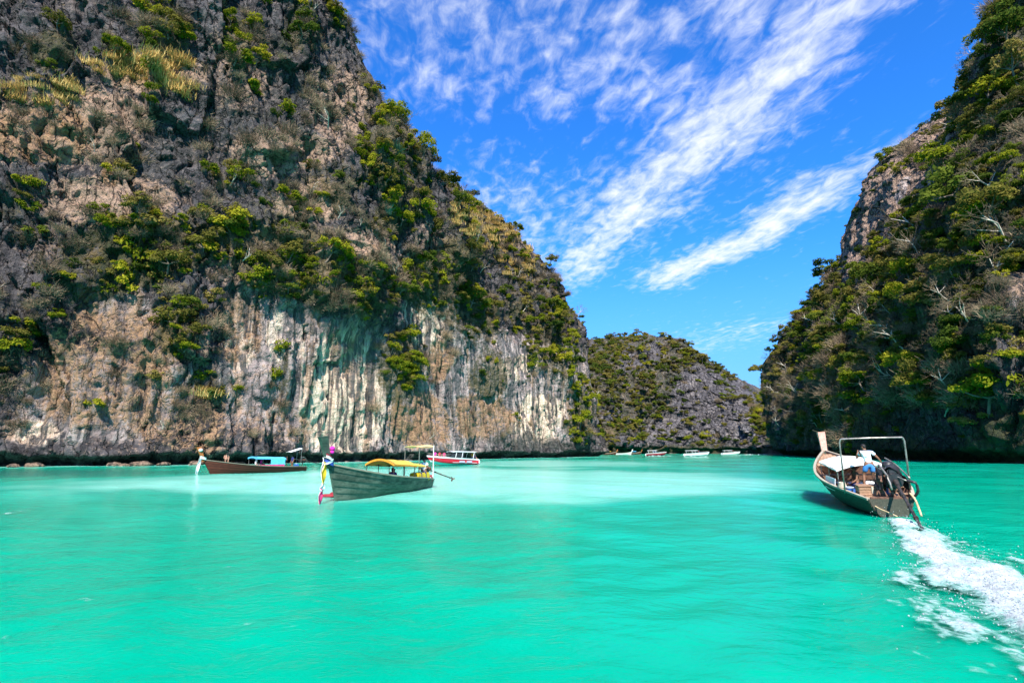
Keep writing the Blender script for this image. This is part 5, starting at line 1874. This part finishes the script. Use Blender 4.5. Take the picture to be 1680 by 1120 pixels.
MB().tube([(1.62 + 0.165 * math.cos(a), 1.02 + 0.165 * math.sin(a), 0.84) for a in np.linspace(0, 6.28, 19)], 0.012, 6).build('rim', M_WPLAS, bk)
sb = MB().box((3.7, 0.3, 0.74), (0.40, 1.5, 0.06), bev=0.015)
aboard(props(sb.build('seat_board', M_WPLAS, None), 'white bench board across the boat under the canopy', 'bench'), rig)
bg_ = MB().ball((2.5, 0.1, 0.80), (0.22, 0.18, 0.18)).ball((2.35, 0.0, 0.86), (0.14, 0.14, 0.12))
aboard(props(bg_.build('bag', M_WCLOTH, None, True), 'crumpled white bag on the dark blue bundle', 'bag'), rig)
J = standing()
J.update(hip=(0.0, 0, 0.90), chest=(0.10, 0.02, 1.20), neck=(0.16, 0.03, 1.38), head=(0.22, 0.06, 1.51), Lsh=(0.12, 0.19, 1.33), Rsh=(0.12, -0.17, 1.34),
         Lel=(0.26, 0.32, 1.10), Lha=(0.40, 0.20, 1.34), Rel=(0.10, -0.36, 1.12), Rha=(0.16, -0.50, 0.92), Lkn=(0.12, 0.18, 0.50), Lan=(0.02, 0.22, 0.08), Rkn=(0.06, -0.12, 0.48), Ran=(-0.06, -0.16, 0.08))
person('boatman in white and pale blue T-shirt and blue shorts steering beside the black engine', world(rig, (1.62, 0.20, 0.78)), hd3 + 0.10, J, M_SKIN, m_shirt, M_JEANBL, face=0.7, s=1.1)
J = seated(0.42)
J['Lha'] = (0.46, 0.24, 0.44)
person('passenger in brown seated forward of the boatman under the canopy edge', world(rig, (3.3, 0.35, 0.22)), hd3 + 1.7, J, M_SKIN, M_BROWNCL, M_NAVY)

# ---------------------------------------------------------------- speedboats
def speedboat(label, loc, heading, L=9.0, B=2.6, H=1.15, low=None, stripe=None, roof=True, s=1.0, group=None, trim=0.03):
    t = thing('speedboat', label, 'boat', loc, heading, group)
    t.rotation_euler = (0, -trim, heading)
    ts = np.concatenate([np.linspace(0, 0.6, 8), np.linspace(0.6, 1, 12)[1:]])

    def sec(q, f, sd_, ins=0.0):
        hb = 0.5 * B * (1 - max(0, (q - 0.4) / 0.6) ** 2.4) * (0.94 + 0.06 * min(q / 0.3, 1)) + 0.02 - ins
        zk = -0.35 + 0.75 * max(0, (q - 0.55) / 0.45) ** 2.2
        zs = H * (0.86 + 0.22 * q)
        z = zk + (zs - zk) * f
        y = hb * (0.12 + 0.88 * min(1, f / 0.42) ** 0.8) * (0.93 + 0.07 * f) if f > 0 else 0.0
        return (q * L + 0.7 * max(0, q - 0.6) / 0.4 * f, sd_ * max(y, 0), z)
    def strip(f0, f1, n_, mat_, nm, out_=0.0):
        for sd_ in (1, -1):
            gg = [[tuple(np.array(sec(q, f0 + (f1 - f0) * i / n_, sd_)) + (0, sd_ * out_, 0)) for i in range(n_ + 1)] for q in ts]
            V, F = slab(gg, 0.03)
            arr_obj(nm, V, F, mat_, t, True)
    strip(0.0, 0.34, 4, low or M_GEL, 'bottom')
    strip(0.34, 0.86, 4, stripe or M_GEL, 'side')
    strip(0.86, 1.0, 2, M_GEL, 'topside')
    gg = [[tuple(np.array(sec(q, 1.0, 1)) * (1, d, 1) + (0, 0, 0.10 * (1 - d * d) * (q > 0.6))) for d in (1, 0.5, 0, -0.5, -1)] for q in ts[ts > 0.62]]
    V, F = slab(gg, 0.03)
    arr_obj('foredeck', V, F, M_GEL, t, True)
    V, F = slab([[(x, y * B * 0.44, 0.45) for y in (-1, 0, 1)] for x in (0.1, 0.3 * L, 0.64 * L)], 0.04)
    arr_obj('deck', V, F, M_GEL, t)
    V, F = slab([[sec(0, f, 1) for f in (0.02, 0.4, 1.0)], [tuple(np.array(sec(0, f, 1)) * (1, 0, 1)) for f in (0.02, 0.4, 1.0)], [sec(0, f, -1) for f in (0.02, 0.4, 1.0)]], 0.04)
    arr_obj('transom', V, F, M_GEL, t)
    zt = H * 1.0
    # raked windscreen and side windows
    xw = 0.66 * L
    for sd_ in (1, -1):
        V, F = slab([[(xw - 0.0, sd_ * B * 0.40, zt), (xw - 0.95, sd_ * B * 0.37, zt + 0.85)], [(0.34 * L, sd_ * B * 0.46, zt - 0.03), (0.34 * L, sd_ * B * 0.42, zt + 0.85)]], 0.03)
        arr_obj('side_window', V, F, M_GLASS, t)
        for x in (0.10, 0.36, 0.50):
            MB().cyl((x * L + 0.25, sd_ * B * 0.45, zt - 0.1), (x * L, sd_ * B * 0.42, zt + 1.0), 0.045, seg=8).build('roof_strut', M_GEL, t)
    V, F = slab([[(xw + 0.25, y * B * 0.34, zt + 0.06) for y in (-1, 0, 1)], [(xw - 0.95, y * B * 0.36, zt + 0.86) for y in (-1, 0, 1)]], 0.03)
    arr_obj('windscreen', V, F, M_GLASS, t)
    if roof:
        xs = np.linspace(0.06 * L, 0.60 * L, 8)
        V, F = slab([[(x, y * B * 0.47, zt + 0.92 + 0.12 * (1 - y * y) - 0.15 * max(0, (x / L - 0.5) / 0.1) ** 2 * 0.6) for y in np.linspace(-1, 1, 7)] for x in xs], 0.07)
        arr_obj('roof', V, F, M_GEL, t, True)
    for y in (-0.55, 0.0, 0.55):
        e = MB().box((-0.35, y, 0.55), (0.42, 0.34, 0.62), bev=0.08)
        e.box((-0.3, y, 0.1), (0.16, 0.12, 0.8))
        e.build('outboard', M_BLACK if low is None else M_GEL, t)
    for x in (0.2, 0.36, 0.5):
        MB().box((x * L, 0, 0.72), (0.4, B * 0.7, 0.5), bev=0.06).build('seat', M_WPLAS, t)
    MB().tube(bez([tuple(np.array(sec(0.66, 1, 1)) + (0, -.1, .35)), tuple(np.array(sec(0.85, 1, 1)) + (0, -.05, .4)), tuple(np.array(sec(1.0, 1, 1)) * (1, 0, 1) + (0.05, 0, .42)), tuple(np.array(sec(0.85, 1, -1)) + (0, .05, .4)), tuple(np.array(sec(0.66, 1, -1)) + (0, .1, .35))], 18), 0.025, 6).build('bow_rail', M_STEEL, t, True)
    return t


def crew(t, spots, txts, mats, skin=M_SKINL):
    for (x, y, z, a, st), txt, mat_ in zip(spots, txts, mats):
        person(txt, world(t, (x, y, z)), t.rotation_euler.z + a, standing() if st else seated(0.45), skin, mat_, M_NAVY)


loc, hd4, ln = frame_of(779, 762.3, 703, 763.6)
red = speedboat('red and white speedboat with white hardtop and striped flag emblem behind the green longtail', loc, hd4, ln - 0.3, 2.6, 1.15, M_GEL, M_RED)
for x in (0.16, 0.32):
    V, F = slab([[(ln * x + d, 1.36, z) for d in (0, 0.5, 1.0)] for z in (0.36, 0.5, 0.64)], 0.02)
    arr_obj('flag_emblem', V, F, m_flag, red)
V, F = slab([[(q * (ln - .3), 1.335, z) for q in (0.05, 0.3, 0.6)] for z in (0.33, 0.38)], 0.03)
arr_obj('pinstripe', V, F, M_WPLAS, red)
crew(red, [(0.88 * ln, 0.1, 0.75, 1.2, 0), (0.80 * ln, 0.35, 0.72, 1.5, 0), (0.70 * ln, 0.3, 0.7, 1.2, 0), (0.09 * ln, 0.45, 0.42, 1.3, 1), (0.005 * ln, 0.0, 0.5, 2.0, 0)],
     ['passenger in magenta on the bow of the red speedboat', 'passenger in red behind the bow of the red speedboat', 'passenger in pale pink nearest the windscreen of the red speedboat', 'passenger in orange standing at the stern of the red speedboat', 'passenger in dark purple low at the stern of the red speedboat'],
     [M_MAG, M_RED, M_PINKCL, M_ORTRIM, M_NAVY])
far = []
for (x0, y0, h_, l_, lab, low, st) in (
        (1061, 747.6, -0.30, 7.6, 'white speedboat with a dark red underside, farthest left of the far ones', M_RCLOTH, M_RCLOTH),
        (1124, 748.3, -0.62, 9.0, 'white speedboat coming bow-on with people under its hardtop', M_GEL, M_GEL),
        (1185, 745.9, -0.05, 8.6, 'low white cabin speedboat crossing in front of the grey cliff', M_GEL, M_GEL),
        (1265, 744.6, 0.1, 6.0, 'small white speedboat half hidden by the corner of the shaded cliff', M_GEL, M_GEL)):
    far.append(speedboat(lab, Vector(on_water(x0, y0)), h_, l_, 2.7, 1.25, low, st, group='speedboats at the far end of the lagoon'))
crew(far[1], [(5.2, 0.5, 0.9, 0, 0), (5.6, -0.4, 0.9, 0, 0), (3.0, 0.0, 0.5, 0, 1)], ['passenger in red on the bow of the bow-on speedboat', 'passenger in dark red on the bow of the bow-on speedboat', 'driver in white under the hardtop of the bow-on speedboat'], [M_RED, M_RCLOTH, M_WCLOTH])
crew(far[2], [(5.6, 0.0, 0.95, 0, 0)], ['passenger in red on top of the low cabin speedboat'], [M_RED])
# boats drawn up on the far shore
for (x0, y0, l_, lab, mats, can) in (
        (1011, 745.3, 8.4, 'white longtail boat moored at the foot of the far cliff', (M_GEL, M_LINING, M_RAIL, M_WHITE), None),
        (991, 745.5, 6.5, 'brown longtail with a yellow awning beside the green bank', (M_REDWOOD, M_LINING, M_RAIL, M_ORANGE), M_YELLOW),
        (1033, 745.0, 6.5, 'longtail with a bright blue awning moored beside the white one', (M_REDWOOD, M_LINING, M_RAIL, M_ORANGE), M_BLUECAN)):
    a, h_ = Vector(on_water(x0, y0)), 0.1
    hh_ = Hull(min(l_, 9), 1.9, 1.5, 0.75, 0.7)
    lt = longtail(lab, a, h_, hh_, mats, strakes=3)
    lt['group'] = 'longtails moored at the far shore'
    if can:
        canopy(lt, 0.2 * hh_.L, 0.6 * hh_.L, 0.8, 1.6, 1.65, 0.2, can, None, 2, 0.6)

# ---------------------------------------------------------------- foam and spray
m_foam = bpy.data.materials.new('foam')
m_foam.use_nodes = True
m_foam.node_tree.nodes.clear()
k = NT(m_foam.node_tree)
tcn = k.n('ShaderNodeTexCoord').outputs['Object']
fa = k.attr('thick').outputs['Fac']
n1 = k.noise(k.vmul(tcn, (3.2, 3.2, 3.2)), 1.0, 8, 0.7, 0.3)
n2 = k.noise(tcn, 14.0, 5, 0.7)
vr = k.n('ShaderNodeTexVoronoi', feature='DISTANCE_TO_EDGE', inp={'Scale': 4.5, 'Vector': k.vmul(tcn, (1, 1, 0.2))})
lac = k.m('SUBTRACT', 1.0, k.ss(vr.outputs[0], 0.0, 0.30))
dn = k.m('ADD', fa, k.m('MULTIPLY', k.m('SUBTRACT', n1, 0.5), 1.1))
dn = k.m('ADD', dn, k.m('MULTIPLY', k.m('SUBTRACT', n2, 0.5), 0.35))
dn = k.m('ADD', dn, k.m('MULTIPLY', k.m('SUBTRACT', lac, 0.5), 0.22))
alpha = k.ss(dn, 0.02, 0.66)
c = k.mix(k.ss(k.m('ADD', dn, k.m('MULTIPLY', k.m('SUBTRACT', n2, 0.5), 1.2)), 0.2, 1.1), (0.20, 0.44, 0.385), (0.40, 0.44, 0.455))
df_ = k.n('ShaderNodeBsdfDiffuse', inp={0: c})
bpf = k.n('ShaderNodeBump', inp={'Strength': 0.8, 'Distance': 0.12, 'Height': k.m('ADD', n1, k.m('MULTIPLY', n2, 0.4))})
k.link(bpf.outputs[0], df_.inputs['Normal'])
mxs = k.n('ShaderNodeMixShader', inp={0: alpha, 1: k.n('ShaderNodeBsdfTransparent').outputs[0], 2: df_.outputs[0]})
k.n('ShaderNodeOutputMaterial', inp={0: mxs.outputs[0]})


def foam(name, label, path, width, dens, step, seed, lift=0.10, lace=1.0):
    """a lacy sheet of broken white water along a path [(x, y)], clipped by noise"""
    P2 = np.array(path)
    t_ = np.linspace(0, len(P2) - 1, 400)
    C = crom(P2, t_)
    st = np.concatenate([[0], np.cumsum(np.linalg.norm(np.diff(C, axis=0), axis=1))])
    n_ = int(st[-1] / step)
    s_ = np.linspace(0, st[-1], n_)
    cx_, cy_ = np.interp(s_, st, C[:, 0]), np.interp(s_, st, C[:, 1])
    tx, ty = np.gradient(cx_), np.gradient(cy_)
    tl = np.hypot(tx, ty)
    nx, ny = -ty / tl, tx / tl
    u = s_ / st[-1]
    wmax = max(width(q) for q in u)
    m_ = int(2 * wmax / step)
    o_ = np.linspace(-1, 1, m_)
    wv = np.array([width(q) for q in u])
    X = cx_[:, None] + nx[:, None] * o_[None, :] * wv[:, None]
    Y = cy_[:, None] + ny[:, None] * o_[None, :] * wv[:, None]
    SS, OO = np.broadcast_to(s_[:, None], X.shape), o_[None, :] * wv[:, None]
    nz_ = 0.75 * fbm(SS * 0.45 / lace, OO * 1.2 / lace, seed, 4, 0.6) + 0.22 * ridged(SS * 0.9 / lace, OO * 2.0 / lace, seed + 3, 3)
    core = dens(u[:, None], o_[None, :])
    th_ = core + nz_ - 0.35
    Z = 0.05 + lift * np.clip(th_, 0, 1) * (0.4 + 0.9 * np.clip(fbm(SS * 1.4, OO * 2.0, seed + 9, 4, 0.6) + 0.4, 0, 1.4))
    V = np.stack([X, Y, Z], -1).reshape(-1, 3)
    F = grid_faces(*X.shape)
    keep = (th_.ravel()[F] > -0.75).sum(1) >= 3
    F = F[keep]
    used = np.unique(F)
    remap = np.zeros(len(V), np.int64)
    remap[used] = np.arange(len(used))
    me = mesh_np(name, V[used], remap[F], m_foam, True)
    add_attr(me, 'thick', th_.ravel()[used])
    return props(link(bpy.data.objects.new(name, me)), label=label, kind='stuff')


W0 = [tuple(on_water(*p)[:2]) for p in ((1470, 852), (1500, 876), (1545, 915), (1610, 960), (1690, 1010), (1790, 1075), (1950, 1180))]
foam('wake', 'churned white wake trailing from the departing longtail', W0, lambda q: 0.80 + 0.95 * q ** 0.8,
     lambda u, o: 1.85 * (1 - sstep(0.0, 1.0, np.abs(o))) * sstep(0.0, 0.03, u) - 0.55, 0.04, 4.4, 0.09)
W1 = [tuple(on_water(*p)[:2]) for p in ((1480, 930), (1560, 985), (1640, 1040), (1760, 1130))]
foam('wake_lace', 'lacy broken foam spreading beside the wake', W1, lambda q: 0.5 + 1.5 * q,
     lambda u, o: 0.55 * (1 - sstep(0.3, 1.0, np.abs(o))) * sstep(0.0, 0.2, u) - 0.30, 0.03, 14.4, 0.03, 0.55)
W2 = [tuple(on_water(*p)[:2]) for p in ((1545, 890), (1600, 905), (1660, 925), (1720, 945))]
foam('wake_lace', 'flecks of foam thrown out on the far side of the wake', W2, lambda q: 0.8 + 0.8 * q,
     lambda u, o: 0.5 * (1 - sstep(0.3, 1.0, np.abs(o))) - 0.38, 0.03, 24.4, 0.05, 0.4)
W3 = [tuple(on_water(*p)[:2]) for p in ((-60, 856), (0, 847), (45, 838), (85, 832))]
foam('wake_lace', 'small streak of white water by the edge of the deep green shade', W3, lambda q: 0.75,
     lambda u, o: (0.95 * (1 - sstep(0.1, 1.0, np.abs(o))) - 0.45) * sstep(0, .2, u) * (1 - sstep(.8, 1, u)) - 0.1, 0.05, 34.4, 0.05, 0.8)
W4 = [tuple(on_water(*p)[:2]) for p in ((60, 1010), (330, 985), (620, 950), (900, 960))]  # thin foam sheet standing in for sun glints on the water
foam('glint_fleck', 'scattered tiny sun glints made as white flecks on the open water in front of the green longtail', W4, lambda q: 3.2,
     lambda u, o: -0.46 * np.ones_like(u * o), 0.05, 44.4, 0.02, 0.5)
for (x0, y0, x1, y1, lab) in ((1064, 748.0, 1102, 748.0, 'white water behind the dark red and white far speedboat'), (1126, 749.2, 1160, 749.6, 'bow wave of the far speedboat coming head-on'), (1206, 746.2, 1258, 745.9, 'thin white wake of the low cabin speedboat')):
    a, b = on_water(x0, y0), on_water(x1, y1)
    foam('wake', lab, [tuple(a[:2]), tuple(((a + b) / 2)[:2]), tuple(b[:2])], lambda q: 0.9, lambda u, o: 1.0 * (1 - sstep(0.3, 1, np.abs(o))) - 0.2, 0.18, x0 * 0.1, 0.25)
# spray drops over the wake
dr_rs = np.random.RandomState(9)
sp_ = MB()
ico = bmesh.new()
bmesh.ops.create_icosphere(ico, subdivisions=1, radius=1)
iv = np.array([v.co for v in ico.verts])
fi = np.array([[v.index for v in f.verts] for f in ico.faces])
ico.free()
n_ = 1500
tq = dr_rs.rand(n_) ** 0.8 * 5.2
c_ = crom(np.array(W0), tq)
sidew = dr_rs.normal(size=(n_, 2)) * (0.32 + 0.10 * tq)[:, None]
zz = 0.06 + np.abs(dr_rs.normal(size=n_)) * 0.16
c3 = np.concatenate([c_ + sidew, zz[:, None]], 1)
sz = dr_rs.uniform(0.004, 0.015, n_)
V = (c3[:, None, :] + iv[None] * sz[:, None, None]).reshape(-1, 3)
F = (fi[None] + (np.arange(n_) * len(iv))[:, None, None]).reshape(-1, 3)
me = mesh_np('spray', V, F, m_foam, True)
add_attr(me, 'thick', np.ones(len(V)))
props(link(bpy.data.objects.new('spray', me)), label='drops of spray flying above the wake', kind='stuff')

# ---------------------------------------------------------------- boulders at the foot of the left wall
brs = np.random.RandomState(4)
for j, (px_, py_, w_) in enumerate(((22, 765.0, 1.9), (58, 764.6, 2.6), (186, 763.4, 2.4), (204, 763.6, 1.6), (232, 763.0, 3.2), (268, 762.6, 2.2), (322, 761.8, 2.8), (392, 760.6, 2.0), (452, 759.8, 2.5))):
    bm = bmesh.new()
    bmesh.ops.create_icosphere(bm, subdivisions=3, radius=1)
    co = np.array([v.co for v in bm.verts])
    dsp = 1 + 0.30 * fbm(co[:, 0] * 1.2 + 9 * j, co[:, 1] * 1.2, co[:, 2] * 1.2, 4) + 0.12 * facets(co[:, 0] * 2.5 + 7 * j, co[:, 2] * 2.5 + co[:, 1], 5, 1.0)
    co = co * dsp[:, None] * np.array([0.5 * w_, 0.36 * w_, 0.20 * w_])
    fc = np.array([[v.index for v in f.verts] for f in bm.faces])
    bm.free()
    me = mesh_np('boulder', co, fc, ROCK_L)
    for key, val in (('tan', 0.7), ('ochre', 0.2), ('streak', 0.3), ('cream', 0.5), ('dark', 0.25), ('moss', 0.0), ('flute', 0.0)):
        add_attr(me, key, np.full(len(co), val))
    o = link(bpy.data.objects.new('boulder', me))
    o.location = on_water(px_, py_ + 0.6) + np.array([0, 0, 0.10])
    o.rotation_euler = (0, 0, brs.uniform(0, 6))
    props(o, ('leftmost pale boulder' if j == 0 else 'rightmost pale boulder' if j == 8 else f'pale boulder, {ordinal(j + 1)} from the left') + ' in the shallows under the ochre wall', 'boulder', 'boulders along the foot of the ochre wall')
